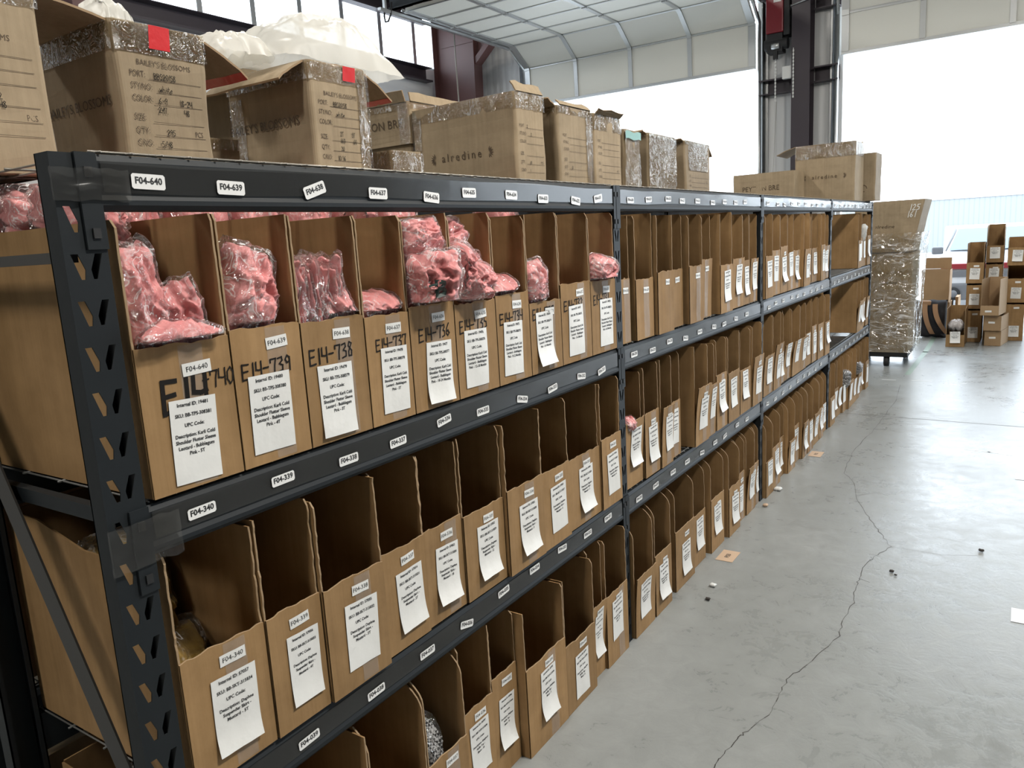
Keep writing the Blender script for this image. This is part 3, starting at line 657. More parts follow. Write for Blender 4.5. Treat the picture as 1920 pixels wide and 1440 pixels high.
KARLI = lambda sz: ['Description: Karli Cold', 'Shoulder Flutter Sleeve', 'Leotard - Bubblegum', 'Pink - '+sz]
DAPH = lambda sz: ['Description: Daphne', 'Suspender Skirt -', 'Mustard - '+sz]
SIZES_A = ['5T', '4T', '3T', '2T', '18-24 Months', '12-18 Months', '9-12 Months', '6-9 Months', '3-6 Months', '0-3 Months']
SIZES_B = ['5T', '4T', '3T', '2T', '18', '12', '9', '6', '3', '0']
ZA, ZB, ZC = ZT[1]+.0068, ZT[2]+.0068, .001
XF = .004
A1 = [.012,.201,.372,.556,.708,.887,1.076,1.252,1.442,1.648,1.842]
B1 = [.012,.201,.346,.536,.706,.868,1.062,1.266,1.441,1.680,1.842]
C1 = [.012,.225,.43,.632,.800,.950,1.085,1.330,1.545,1.658,1.842]
BINS = {}
descA = {0:'with pink bags spilling over its front lip', 1:'with one big pink bag bulging out', 2:'packed with pink garments filed upright', 3:'with a low heap of pink bags',
         4:'under the pink bag stamped with a letter', 5:'heaped with pink bags beside the stamped one', 6:'with a single low pink bag', 7:'with one slanted pink bag', 8:'with a narrow pink bag in its corner', 9:'with a pink bag hanging over its front'}
fhA = [.262,.270,.264,.255,.262,.250,.258,.218,.260,.254]
for k in range(10):
    y0, y1 = A1[k], A1[k+1]; w = y1-y0-.004
    n = 640-k
    lab = (.5, .010, .094, .152) if k == 0 else ((.45 if k not in (3, 4, 9) else .58), .012 if k in (0, 2, 4) else .022, min(.1, w*.60), .155 if k < 7 else .165)
    BINS['A', 0, k] = make_bin((XF, y0, ZA), w, .58 if k == 0 else .55, .483, fhA[k], 10+k, 'cardboard bin tagged F04-%d, top tier, %s' % (n, descA[k]), 'labelled cardboard bins of the near bay',
        loc_text='F04-%d' % n, desc=desc_lines(str(19481-k), 'BB-TPS-%d' % (308381-k), KARLI(SIZES_A[k]), 0), hand='E14-7%02d' % (40-k),
        hand_pos=(.040, .143, .05) if k == 0 else (.016 if k not in (3, 4) else .03, .172 if k != 7 else .165, min(.032, w/5.6)), big_hand=(k == 0), lab=lab,
        tag_pos=(w*.62 if k else .112, fhA[k]-(.034 if k else .048)), tagc=.058 if k == 0 else .052)
fhB = [.262,.262,.262,.262,.262,.250,.262,.258,.246,.262]
for k in range(10):
    y0, y1 = B1[k], B1[k+1]; w = y1-y0-.004; n = 340-k
    BINS['B', 0, k] = make_bin((XF+(0, .004, .012, -.004, -.010, -.004, .010, .006, -.004, .004)[k], y0, ZB), w, .58 if k == 0 else .55, .468+(.006 if k == 1 else 0), fhB[k], 40+k, 'brown cardboard bin tagged F04-%d on the middle tier%s' % (n, ', empty' if k not in (0,) else ', with mustard cloth inside'), 'labelled cardboard bins of the near bay',
        loc_text='F04-%d' % n, desc=desc_lines(str(57057-k), 'BB-SKT-%d' % (315834-k), DAPH(SIZES_B[k]), 0), sides='ragged', tape=(k % 2 == 0), dip=.036 if k == 0 else 0,
        lab=((.60 if k in (1, 3) else .55), (.045 if k else .042), min(.098, w*.58), .155), tag_pos=(w*.58, fhB[k]-.035), tagc=.056 if k == 0 else .05)
fhC = [.26,.26,.26,.262,.30,.33,.297,.25,.29,.285]
for k in range(10):
    y0, y1 = C1[k], C1[k+1]; w = y1-y0-.004; n = 40-k
    BINS['C', 0, k] = make_bin((XF+.012+(0, 0, 0, 0, -.016, -.02, .014, .012, -.012, .0)[k], y0, ZC), w, .55, (.49,.488,.492,.505,.511,.50,.493,.485,.510,.508)[k], fhC[k], 70+k, 'brown cardboard bin tagged F04-%03d on the floor under the near bay' % n, 'labelled cardboard bins of the near bay',
        loc_text='F04-%03d' % n, desc=desc_lines(str(57001-k), 'BB-TOP-%d' % (315700-k), ['Description: Gingham', 'Ruffle Top -', 'Black - '+SIZES_B[k]], 0) if k not in (3,) else None,
        sides='round' if k in (3, 2) else 'square', tape=(k % 3 == 0), lab=(.5, .09 if k != 7 else .03, min(.095, w*.6), .16), tag_pos=(w*.56, fhC[k]-.032), flare=.018 if k == 8 else 0)
# the three farther bays
A2 = [(1.91,2.0),(2.02,2.19),(2.2,2.37),(2.38,2.545),(2.56,2.735),(2.74,2.92),(2.97,3.16),(3.2,3.40),(3.41,3.53),(3.545,3.69)]
B2 = [(1.905,2.08),(2.085,2.235),(2.24,2.37),(2.375,2.5),(2.60,2.785),(2.79,2.90),(2.92,3.08),(3.085,3.275),(3.29,3.48),(3.50,3.69)]
C2 = [(1.905,2.1),(2.11,2.29),(2.36,2.6),(2.61,2.8),(2.84,3.04),(3.08,3.27),(3.29,3.42),(3.43,3.60),(3.61,3.69)]
def uniform(y0, y1, n, seed):
    r = random.Random(seed); e = [y0+(y1-y0)*k/n+(r.uniform(-.03, .03) if 0 < k < n else 0) for k in range(n+1)]
    return list(zip(e, e[1:]))
FAR = {('A',1): A2, ('B',1): B2, ('C',1): C2,
       ('A',2): uniform(3.76, 5.54, 10, 1), ('B',2): uniform(3.76, 5.54, 10, 2), ('C',2): uniform(3.76, 5.54, 10, 3),
       ('A',3): uniform(6.70, 7.39, 4, 4), ('B',3): uniform(6.70, 7.39, 4, 5), ('C',3): uniform(5.61, 7.39, 10, 6)}
TIER = {'A': 'top', 'B': 'middle', 'C': 'floor'}; BAYN = {1: 'second', 2: 'third', 3: 'far'}
LOOK = {('A',1,0): 'narrow', ('A',1,1): 'tape streaked', ('A',1,2): 'dented', ('A',1,3): 'creased', ('A',1,9): 'crumpled'}
for (t, b), lst in FAR.items():
    for k, (y0, y1) in enumerate(lst):
        rd = random.Random(hash((ord(t), b, k)) & 0xffff); w = y1-y0-.006
        z = {'A': ZA, 'B': ZB, 'C': ZC}[t]; h = {'A': .478, 'B': .46, 'C': .485}[t]+rd.uniform(-.012, .006); fh = {'A': .255, 'B': .25, 'C': .24}[t]+rd.uniform(-.025, .03)
        if t == 'C' and b == 1: h += .012; fh += .02
        num = {'A': 640, 'B': 340, 'C': 40}[t]-b*10-k
        hasdesc = not (t == 'A' and b == 1 and k < 6)
        txt = '%s cardboard bin, %s from the near end, %s tier of the %s bay' % (LOOK.get((t, b, k), 'brown'), ORD[k], TIER[t], BAYN[b])
        BINS[t, b, k] = make_bin((XF+rd.uniform(-.022, .014)+(.006 if t == 'C' else 0), y0, z), w, .55, h, fh, 200+k+b*40+ord(t)*7, txt, 'cardboard bins of the farther bays',
            loc_text=('F04-%03d' % num if b < 3 else ''), desc=(GENERIC if b < 3 else []) if hasdesc else None, tape=(rd.random() < .5 and b < 3), detail=(b < 3),
            sides='round' if t == 'C' and b in (1, 2) else 'square', lab=(rd.uniform(.45, .6), rd.uniform(.05, .09), min(.1, w*.62), .15), tagc=min(.05, w*.5),
            flare=rd.choice((0, 0, 0, .012, .02)) if t != 'A' else rd.choice((0, 0, .008)))

# ------------------------------------------------------------------ bagged garments
def pillow(w, h, t, seed, nu=26, nv=26, wr=1.0, bend=0.0, pinch=.5, folds=1.0):
    """closed cushion-like crumpled surface in the y-z plane, thickness along x"""
    vs = []; fs = []
    def prof(a): return max(0.0, 1-abs(a)**3.2)
    def ridge(q): return 1-2*abs(noise.noise(q))
    def P(i, j, s):
        u, v = -1+2*i/nu, -1+2*j/nv
        r = 1+.07*noise.noise(Vector((u*1.3, v*1.3, seed)))
        th = t*.5*(prof(u)*prof(v))**pinch
        q = Vector((u*1.5+.3*v, v*1.5, seed*2.3+s*5)); q = q+.35*Vector((noise.noise(q*1.1), noise.noise(q*1.1+Vector((7, 0, 0))), 0))
        fold = .72+folds*(.26*ridge(q*1.2)+.13*ridge(q*2.9)+.06*ridge(q*6.5))
        th *= fold
        x = s*th + wr*.012*noise.noise(Vector((u*1.7, v*1.7, seed+4))) + bend*(v*v-.3)*h
        return (x, u*w/2*r+wr*.010*noise.noise(Vector((v*3, seed, 3))), v*h/2*r+wr*.010*noise.noise(Vector((u*3, seed, 8))))
    idx = {}
    for s in (1, -1):
        for j in range(nv+1):
            for i in range(nu+1):
                edge = i in (0, nu) or j in (0, nv)
                if s == -1 and edge: idx[s, i, j] = idx[1, i, j]; continue
                idx[s, i, j] = len(vs); vs.append(P(i, j, s if not edge else 0))
    for s in (1, -1):
        for j in range(nv):
            for i in range(nu):
                f = (idx[s,i,j], idx[s,i+1,j], idx[s,i+1,j+1], idx[s,i,j+1]); fs.append(f if s > 0 else f[::-1])
    return vs, fs
_bagmesh = {}
def fit(o, binbox, slack):
    """let a bag settle against the walls and front lip of the bin it lies in"""
    (bx, by, bz), w, fh, d, zmax = binbox; M = o.parent.matrix_basis if o.parent else o.matrix_basis
    M = Matrix.LocRotScale(o.parent.location, o.parent.rotation_euler, None); I = M.inverted(); e = .0042+slack
    for v in o.data.vertices:
        p = M @ v.co; x, y, z = p.x-bx, p.y-by, p.z-bz
        y = min(max(y, e), w-e); x = max(x, -d+e); z = max(z, .0042+slack)
        if x > -.013-slack: z = max(z, fh+.007+slack)
        z = min(z, zmax if x > -.06 else max(zmax, .568-slack))
        v.co = I @ Vector((x+bx, y+by, z+bz))
def bag(loc, w, h, t, seed, label, group=None, rot=(0, 0, 0), mat=PINK, bend=0.0, logo=False, cat='garment', parent=None, binbox=None):
    root = thing('bagged_garment', loc, label, cat, group, rot)
    key = (round(w, 3), round(h, 3), round(t, 3), seed, mat.name, bend)
    v, f = pillow(w*.90, h*.88, t, seed, 40, 40, bend=bend, folds=1.3); g = MB(); g.add(v, f, mat, None, True); og = g.build('garment', root)
    v2, f2 = pillow(w, h, t+.016, seed, 26, 26, 1.0, bend=bend, pinch=.42, folds=.8); m = MB(); m.add(v2, f2, FILM, None, True)
    if logo:
        tree = BVHTree.FromPolygons(v2, f2); tree2 = BVHTree.FromPolygons(v, f)
        def F(a, b):
            hs_ = [h_[0].x for h_ in (q_.ray_cast(Vector((1, a+.004, b-.018)), Vector((-1, 0, 0))) for q_ in (tree, tree2)) if h_[0]]
            return (max(hs_ or [t*.5])+.003, a+.004, b-.018)
        m.text('B', .060, LOGO, F, 1.05, 'CENTER', .0022)
        m.stroke([(-.030, .012), (-.012, .016), (.002, .012)], .005, LOGO, F)
    of = m.build('plastic_bag', root)
    if binbox: fit(og, binbox, .003); fit(of, binbox, .0012)
    return root
LOGO = plain('dark_green_print', (0.02, 0.04, 0.035), 0.4)
GP = 'pink bagged garments in the top tier bins'
def place(k, items):
    y0 = A1[k]; w = A1[k+1]-A1[k]-.004
    for i, (yy, zz, xx, bw, bh, bt, rot, lab, kw) in enumerate(items):
        kw['binbox'] = ((XF, y0, ZA), w, fhA[k], .58 if k == 0 else .55, .484)
        bag((XF+xx, y0+w*yy, ZA+zz), bw, bh, bt, k*13+i*3.7+1, lab, GP, rot, **kw)
# filling under the visible bags, one per bin, standing on the bin bottom
for k in range(10):
    y0 = A1[k]; w = A1[k+1]-A1[k]-.004; fh = fhA[k]
    bag((XF-.19, y0+w/2, ZA+.008+fh*.42), w*.78, fh*.80, .17, 300+k, 'pink bag lowest in the F04-%d bin, behind its front panel' % (640-k), GP, (0, 0, 0), binbox=((XF, y0, ZA), w, fh, .55, .48))
    if k != 7 and k != 8:
        bag((XF-.44, y0+w/2, ZA+.305), w*.98, .57, .16, 340+k, 'pink bag stuffed at the back of the F04-%d bin, up to the top beam' % (640-k), GP, (0, .0, .0), binbox=((XF, y0, ZA), w, fh, .55, .48))
place(0, [(.27, .345, -.05, .105, .20, .06, (.10, -.10, .25), 'tall pink bag leaning in the left of the F04-640 bin', {}),
          (.62, .305, -.06, .115, .13, .075, (.25, .2, -.2), 'round pink bag in the middle of the F04-640 bin', {}),
          (.46, .268, -.012, .155, .075, .05, (-.05, 1.15, 0), 'flat pink bag draped over the front lip of the F04-640 bin', {}),
          (.30, .43, -.16, .10, .20, .09, (0, -.1, .3), 'pink bag standing tall behind the others in the F04-640 bin', {})])
place(1, [(.48, .335, -.05, .125, .20, .11, (-.35, -.1, .1), 'big pink bag bulging out of the F04-639 bin', {}),
          (.25, .37, -.14, .09, .18, .05, (0, .1, 0), 'pale pink bag standing behind the big one in the F04-639 bin', {})])
y0 = A1[2]; w = A1[3]-A1[2]
for i in range(9):
    bag((XF-.075, y0+.020+i*.0155, ZA+.300+.012*math.sin(i*1.7)), .135, .19, .017, 60+i, 'thin pink garment filed upright in the F04-638 bin', GP, (.10+.05*math.sin(i*2.1), -.10, 1.45+.08*math.sin(i)), binbox=((XF, y0, ZA), w-.004, fhA[2], .55, .48))
bag((XF-.03, y0+.135, ZA+.268), .085, .10, .05, 71, 'slumped pink bag at the front right of the F04-638 bin', GP, (.4, .3, -.2), binbox=((XF, y0, ZA), w-.004, fhA[2], .55, .48))
place(3, [(.22, .335, -.10, .05, .17, .05, (.1, 0, .2), 'upright pink bag in the left corner of the F04-637 bin', {}),
          (.55, .268, -.05, .14, .075, .09, (0, .5, 0), 'low pink bag lying across the F04-637 bin', {})])
place(4, [(.45, .325, .015, .15, .155, .11, (.0, .12, -.60), 'pink bag stamped with a dark green letter, hanging over the F04-636 bin', {'logo': True}),
          (.45, .425, -.03, .16, .10, .10, (.05, -.25, 0), 'pink bag resting on top of the stamped bag', {}),
          (.12, .46, -.16, .10, .11, .09, (0, 0, 0), 'pink bag wedged high behind the stamped bag', {})])
place(5, [(.10, .34, -.01, .12, .14, .11, (.2, .1, .0), 'pink bag right beside the stamped bag', {}),
          (.48, .305, -.01, .14, .12, .12, (-.3, .15, .1), 'ruffled pink bag hanging over the F04-635 bin', {}),
          (.30, .425, -.06, .16, .09, .08, (.3, -.4, 0), 'pink bag tilted on top of the F04-635 pile', {}),
          (.72, .315, -.05, .08, .15, .08, (0, 0, .3), 'pink bag in the right half of the F04-635 bin', {})])
place(6, [(.40, .270, -.04, .14, .07, .09, (0, .6, 0), 'low pink bag in the F04-634 bin', {}), (.14, .31, -.09, .06, .14, .06, (0, 0, .3), 'pink bag in the left corner of the F04-634 bin', {})])
place(7, [(.35, .27, -.03, .12, .15, .08, (.35, .1, .1), 'slanted pink bag in the F04-633 bin', {})])
place(8, [(.20, .30, -.07, .07, .14, .05, (-.2, 0, .2), 'narrow pink bag in the left of the F04-632 bin', {})])
place(9, [(.45, .29, -.01, .17, .10, .10, (-.1, .4, .0), 'pink bag slumped over the front of the F04-631 bin', {}), (.2, .33, -.08, .08, .13, .06, (0, 0, .2), 'pink bag standing in the left of the F04-631 bin', {})])
# pink bags beyond the open end, lying along the top of the first bin
for i, (x, z, s) in enumerate(((-.24, .468, 1), (-.36, .455, 2), (-.48, .47, 3))):
    bag((x, .09, ZA+z+.04), .17, .10, .115, 400+s, ('pink bag seen between the near post and the wire deck', 'pink bag on the back of the first bin, left of the near post', 'pink bag farthest back over the first bin, at the picture edge')[i], GP, (.1, .2, .1*i), binbox=((XF, A1[0], ZA), A1[1]-A1[0]-.004, fhA[0], .60, .48))
# other contents
bag((XF-.22, B1[0]+.09, ZB+.12), .16, .24, .20, 501, 'mustard bagged skirt low in the F04-340 bin', None, (0, 0, 0), MUSTARD, binbox=((XF, B1[0], ZB), B1[1]-B1[0]-.004, fhB[0], .58, .46))
bag((XF-.33, B1[0]+.09, ZB+.225), .15, .43, .22, 502, 'mustard bagged skirt at the back of the F04-340 bin', None, (0, 0, 0), MUSTARD, binbox=((XF, B1[0], ZB), B1[1]-B1[0]-.004, fhB[0], .58, .46))
bag((XF-.08, C1[3]+.06, ZC+.17), .12, .33, .12, 503, 'black and white checked garment poking out of the F04-037 bin', None, (0, 0, .3), GINGHAM, binbox=((XF+.012, C1[3], ZC), C1[4]-C1[3]-.004, fhC[3], .55, .5))
bag((XF-.33, C1[0]+.10, ZC+.25), .19, .50, .24, 504, 'black checked garment heaped in the F04-040 bin at the open rack end', None, (0, 0, .2), GINGHAM, binbox=((XF+.012, C1[0], ZC), C1[1]-C1[0]-.004, fhC[0], .55, .5))
bag((XF-.02, 1.95, ZB+.26), .07, .05, .05, 505, 'scrap of pale pink plastic on the first bin of the second bay', None, (0, .5, 0), PINK)
bag((XF-.02, 6.28, ZC+.27), .10, .16, .10, 506, 'grey plastic bag sticking out of a far floor bin', None, (0, .2, 0), GINGHAM)
bag((XF-.01, 6.86, ZC+.27), .08, .12, .08, 507, 'small grey bag farther along in the floor bins', None, (0, .3, 0), GINGHAM)
lf = MB(); v, f = pillow(.10, .16, .08, 91, 14, 14); lf.add(v, f, LINER, None, True); o = lf.build('plastic_bag'); o.location = (XF-.03, 7.05, ZA+.30); o.rotation_euler = (0, .2, 0)
tag(o, 'crumpled white plastic bag in a far top tier bin', 'bag')

# ------------------------------------------------------------------ cartons on the top deck
ZD = ZT[0]+.0068
def rounded(x0, y0, x1, y1, r, n=4):
    out = []
    for cx, cy, a0 in ((x1-r, y1-r, 0), (x0+r, y1-r, 90), (x0+r, y0+r, 180), (x1-r, y0+r, 270)):
        for k in range(n+1):
            a = math.radians(a0+90*k/n); out.append((cx+r*math.cos(a), cy+r*math.sin(a)))
    return out
def make_carton(loc, sx, sy, h, label, rot=0.0, flaps=(), front=None, side=None, tape=.05, red=None, seed=0, closed=False, group='shipping cartons on the top deck', mat=CARTON, tapes=()):
    """local: front face x=0, side face y=0, box reaching back to -sx and right to sy"""
    root = thing('shipping_carton', loc, label, 'box', group, (0, 0, rot))
    mb = MB(); r = .014; t = .006
    out = rounded(-sx, 0, 0, sy, r); inn = rounded(-sx+t, t, -t, sy-t, r-t*.5); n = len(out); nz = 8
    rd = random.Random(seed); D = smooth_noise(seed+77, .006, 5, 6)
    def ring(pts, z, k):
        res = []
        for x, y in pts:
            f = 1 if 0 < k < nz else .3
            dx = D(y, z)*f*(1 if x > -sx*.5 else -1); dy = D(x+3, z)*f*(1 if y > sy*.5 else -1)
            res.append((x+dx, y+dy, z+(.006*noise.noise(Vector((x*9, y*9, seed))) if k == nz else 0)))
        return res
    vs = []
    for k in range(nz+1): vs += ring(out, h*k/nz, k)
    mb.add(vs, [(k*n+i, k*n+(i+1) % n, (k+1)*n+(i+1) % n, (k+1)*n+i) for k in range(nz) for i in range(n)], mat, None, False)
    topo = vs[-n:]; topi = [(x, y, topo[i][2]) for i, (x, y) in enumerate(inn)]; boti = [(x, y, t) for x, y in inn]
    mb.add(topo+topi+boti, [(i, (i+1) % n, n+(i+1) % n, n+i) for i in range(n)], EDGE)
    mb.add(topi+boti, [(i, (i+1) % n, n+(i+1) % n, n+i) for i in range(n)], mat)
    mb.add(boti, [tuple(range(n))], mat); mb.add(vs[:n], [tuple(range(n))[::-1]], mat)
    ff = lambda o: (lambda a, b: (D(a, b)+o, a, b)); sf = lambda o: (lambda a, b: (a, -D(a+3, b)-o, b))
    if front: front(mb, ff(.0016))
    if side: side(mb, sf(.0016))
    mb.build('body', root)
    if closed:
        m = MB(); m.box((-sx+.004, .004, h-.012), (-.004, sy/2-.001, h-.006), mat); m.box((-sx+.004, sy/2+.001, h-.012), (-.004, sy-.004, h-.006), mat); m.build('flap', root)
    for fl_ in flaps:
        edge, ln, ang = fl_[:3]; redtip = len(fl_) > 3
        ca, sa = math.cos(math.radians(ang)), math.sin(math.radians(ang))     # 0 = level outwards, 90 = straight up
        m = MB(); nn = 6
        def fp(u, v, o=0.0):
            s = ln*v; wob = .008*noise.noise(Vector((u*3, v*3, seed+len(edge)))) - .10*ln*v*v
            out_, up = s*ca-o*sa, s*sa+o*ca+wob*v
            if edge == 'front': return (out_, .012+(sy-.024)*u, h+up)
            if edge == 'back': return (-sx-out_, .012+(sy-.024)*u, h+up)
            if edge == 'left': return (-sx+.012+(sx-.024)*u, -out_, h+up)
            return (-sx+.012+(sx-.024)*u, sy+out_, h+up)
        m.grid(nn, nn, lambda u, v: fp(u, v), mat); m.grid(nn, nn, lambda u, v: fp(u, v, -.005), mat)
        rim = [(i/nn, 1) for i in range(nn+1)]
        m.add([fp(u, v) for u, v in rim]+[fp(u, v, -.005) for u, v in rim], [(i, i+1, nn+2+i, nn+1+i) for i in range(nn)], REDTAPE if redtip else EDGE)
        for u in (0, 1):
            m.add([fp(u, j/nn) for j in range(nn+1)]+[fp(u, j/nn, -.005) for j in range(nn+1)], [(j, j+1, nn+2+j, nn+1+j) for j in range(nn)], EDGE)
        if redtip: m.grid(4, 2, lambda u, v: fp(u, .86+.14*v, -.0062), REDTAPE)
        m.build('flap', root)
    if tape:
        m = MB(); m.grid(14, 3, lambda u, v: ff(.0022)(sy*u, h-tape+tape*v+.004*noise.noise(Vector((u*8, v, seed)))), WRINKLED_TAPE)
        m.grid(14, 3, lambda u, v: sf(.0022)(-sx+sx*u, h-tape+tape*v), WRINKLED_TAPE); m.build('packing_tape', root)
    for (face, a0, a1, b0, b1) in tapes:
        m = MB(); F = (ff if face == 'f' else sf)(.0026); m.grid(8, 10, lambda u, v: F(a0+(a1-a0)*u, b0+(b1-b0)*v), WRINKLED_TAPE); m.build('packing_tape', root)
    if red:
        m = MB(); a0, a1, b0 = red; F = ff(.0032); m.grid(3, 4, lambda u, v: F(a0+(a1-a0)*u+.006*(v-1), b0+(h-b0)*v), REDTAPE); m.build('red_tape', root)
    return root
def export_print(w, h, scale, hands, title=True, dark=PRINT):
    """shipping form printed on a carton end: title, six ruled lines with handwriting"""
    rows = [('PORT:', .675), ('STY/NO:', .598), ('COLOR:', .52), ('SIZE:', .40), ("Q'TY:", .315), ('C/NO:', .235)]
    def fn(mb, F):
        if title: mb.text("BAILEY'S BLOSSOMS", scale*.92, dark, lambda a, b: F(w*.50+a, h*.75+b), .92)
        for (s, zz), hd in zip(rows, hands):
            x0 = w*.12
            mb.text(s, scale*1.05, dark, lambda a, b: F(x0+a, h*zz+b), .72, 'LEFT')
            lx = x0+len(s)*scale*.46+.004; mb.stroke([(lx, h*zz-scale*.48), (w*.90, h*zz-scale*.48)], .0011, dark, F)
            for (s2, dx, dz) in hd: handwrite(mb, s2, lx+dx, h*zz-scale*.42+dz, scale*.72, F, .10, MARKER, .55)
        mb.text('PCS', scale*1.0, dark, lambda a, b: F(w*.83+a, h*.315+b), .72)
    return fn
def side_words(word, y, z, size, sx=1.0):
    return lambda mb, F: mb.text(word, size, PRINT, lambda a, b: F(y+a, z+b), sx)
def sprig(mb, F, x, z, s):
    for k in range(7):
        a = math.radians(-75+25*k); d = (math.cos(a), math.sin(a)); 
        for sg in (1,):
            c = (x+d[0]*s*.55, z+d[1]*s*.55); n = (-d[1]*s*.10, d[0]*s*.10)
            mb.add([F(*p) for p in ((x+d[0]*s*.15, z+d[1]*s*.15), (c[0]+n[0], c[1]+n[1]), (x+d[0]*s, z+d[1]*s), (c[0]-n[0], c[1]-n[1]))], [(0, 1, 2, 3)], PRINT)
def sprig_logo(y, z, size, gap):
    def fn(mb, F):
        mb.text('alredine', size, PRINT, lambda a, b: F(y+a, z+b), 1.0, 'CENTER', 0.0, 1.38)
        sprig(mb, F, y+4.6*gap, z, size*.6)
        sprig(mb, lambda a, b: F(2*y-a, b), y+4.6*gap, z, size*.6)
    return fn
XC = -.384
make_carton((XC, -.10, ZD), .34, .245, .33, 'shipping carton at the left picture edge, its end form cut off by the frame', front=export_print(.245, .33, .017, [[], [], [('9-12', .05, -.03), ('/48', .06, -.045)], [], [], []], True), seed=1, tape=.02)
make_carton((XC, .288, ZD), .30, .222, .325, 'shipping carton with a red tape patch, second from the left on the top deck', flaps=(('right', .14, -24, 1), ('left', .17, 12), ('back', .14, 70)),
    front=export_print(.222, .325, .0175, [[('BBS20158', .012, 0)], [('white', .006, 0)], [('6-9', .01, 0), ('18-24', .062, 0), ('247.', .006, -.020), ('48', .072, -.020)], [], [('295', .03, 0)], [('5/48', .012, 0)]]),
    side=side_words("BAILEY'S BLOSSOMS", -.165, .165, .030), red=(.085, .135, .275), tape=.062, seed=2, tapes=(('f', .0, .222, .262, .325),))
make_carton((XC, .822, ZD), .34, .226, .325, 'shipping carton with a billowing white plastic liner, third from the left', flaps=(('left', .10, -28), ('right', .13, -24, 1), ('back', .14, 60), ('front', .0001, 0)),
    front=export_print(.226, .325, .0170, [[('BBS20158', .012, 0)], [('white', .006, 0)], [], [('2T', .03, .012), ('3T', .075, .012), ('160', .03, -.006), ('60', .08, -.006)], [('20', .03, 0)], [('10/16', .015, 0)]]),
    side=side_words("BAILEY'S BLOSSOMS", -.195, .175, .034), red=(.130, .178, .285), tape=.05, seed=3, tapes=(('s', -.335, -.275, .01, .26), ('f', .18, .226, .02, .30)))
make_carton((XC-.02, 1.862, ZD), .53, .205, .375, 'large carton printed with a spaced word between leaf sprigs, mid top deck', rot=math.radians(-3), side=sprig_logo(-.27, .165, .046, .030),
    front=export_print(.205, .375, .016, [[('2', .01, 0)], [('2', .02, 0)], [], [], [('20', .02, 0)], [('1', .02, 0)]], False), closed=True, flaps=(('front', .05, 120),), tape=.06, seed=4, tapes=(('s', -.53, -.48, .0, .37),))
make_carton((XC, 2.16, ZD), .42, .295, .355, 'shipping carton with a bent top flap, right beside the leaf sprig carton', flaps=(('left', .07, 25), ('front', .03, 130), ('back', .08, 60)), front=export_print(.295, .355, .016, [[], [], [], [], [('20', .02, 0)], []], False), tape=.03, seed=5, tapes=(('f', .235, .295, .0, .35),))
make_carton((XC, 2.475, ZD), .42, .275, .355, 'narrow looking shipping carton with a crushed plastic taped top, before the green taped one', flaps=(('front', .03, 45),), front=export_print(.275, .355, .015, [[], [], [], [], [], []], False), tape=.07, seed=6)
g8 = make_carton((XC, 2.79, ZD), .40, .175, .315, 'small carton wrapped in shiny film with green tape along its top', tape=.0, seed=7, closed=True, tapes=(('f', .0, .175, .0, .31),))
m = MB(); m.grid(6, 3, lambda u, v: (.006, .175*u, .27+.035*v+.004*math.sin(u*9)), plain('green_tape', (.03, .20, .13), .3)); m.build('green_tape', g8)
make_carton((XC, 3.07, ZD), .42, .37, .32, 'carton with heavily wrinkled shiny tape over its end, after the green taped one', flaps=(('left', .05, 15),), tape=.02, seed=8, tapes=(('f', .0, .37, .0, .31),))
make_carton((XC, 3.58, ZD), .42, .41, .32, 'last carton before the gap on the top deck, with a torn corner flap', flaps=(('right', .09, -35), ('left', .04, 20)), front=export_print(.41, .32, .016, [[], [], [], [], [], []], False), tape=.02, seed=9, tapes=(('f', .05, .36, .16, .31),))
# smaller cartons glimpsed between and behind
make_carton((-.945, 1.90, ZD), .40, .36, .245, 'plain carton under the one lettered BRE, left of the leaf sprig carton', tape=0, seed=21, closed=True)
make_carton((-.94, 1.885, ZD+.247), .44, .38, .17, 'carton lettered BRE peeping out behind the liner carton', tape=.03, seed=22, flaps=(('left', .05, 70), ('front', .04, 100)), side=side_words('PEYTON BRE', -.185, .085, .050), tapes=(('s', -.06, .0, .0, .155),))
make_carton((-.42, 1.17, ZD), .22, .15, .118, 'little film wrapped carton right behind the liner carton', tape=0, seed=23, closed=True, tapes=(('f', .0, .15, .0, .118), ('s', -.22, 0, .0, .118)))
make_carton((-.63, .58, ZD), .34, .20, .142, 'small carton in the gap between the red taped carton and the liner carton', tape=.03, seed=24, closed=True)
make_carton((-.90, 1.00, ZD), .28, .34, .345, 'dark carton far back behind the liner carton', tape=0, seed=25, flaps=(('left', .12, -10),))
# far group
make_carton((-.43, 6.22, ZD), .52, .38, .275, 'low carton lettered PEYTON BRE at the far end of the top deck', tape=0, seed=31, side=side_words('PEYTON BRE', -.28, .145, .058, .95), flaps=())
make_carton((-.02, 6.62, ZD), .50, .40, .50, 'big open carton with leaf sprig word and one flap sticking out, far rack end', tape=.12, seed=32, side=sprig_logo(-.25, .22, .046, .034), flaps=(('back', .17, -14), ('right', .04, 40)))
make_carton((.075, 7.06, ZD), .45, .33, .42, 'tall slim carton last of all on the far rack end', tape=0, seed=33, side=lambda mb, F: (mb.stroke([(-.10+.03*math.cos(a/10*6.28), .11+.03*math.sin(a/10*6.28)) for a in range(9)], .006, PRINT, F)), closed=True)
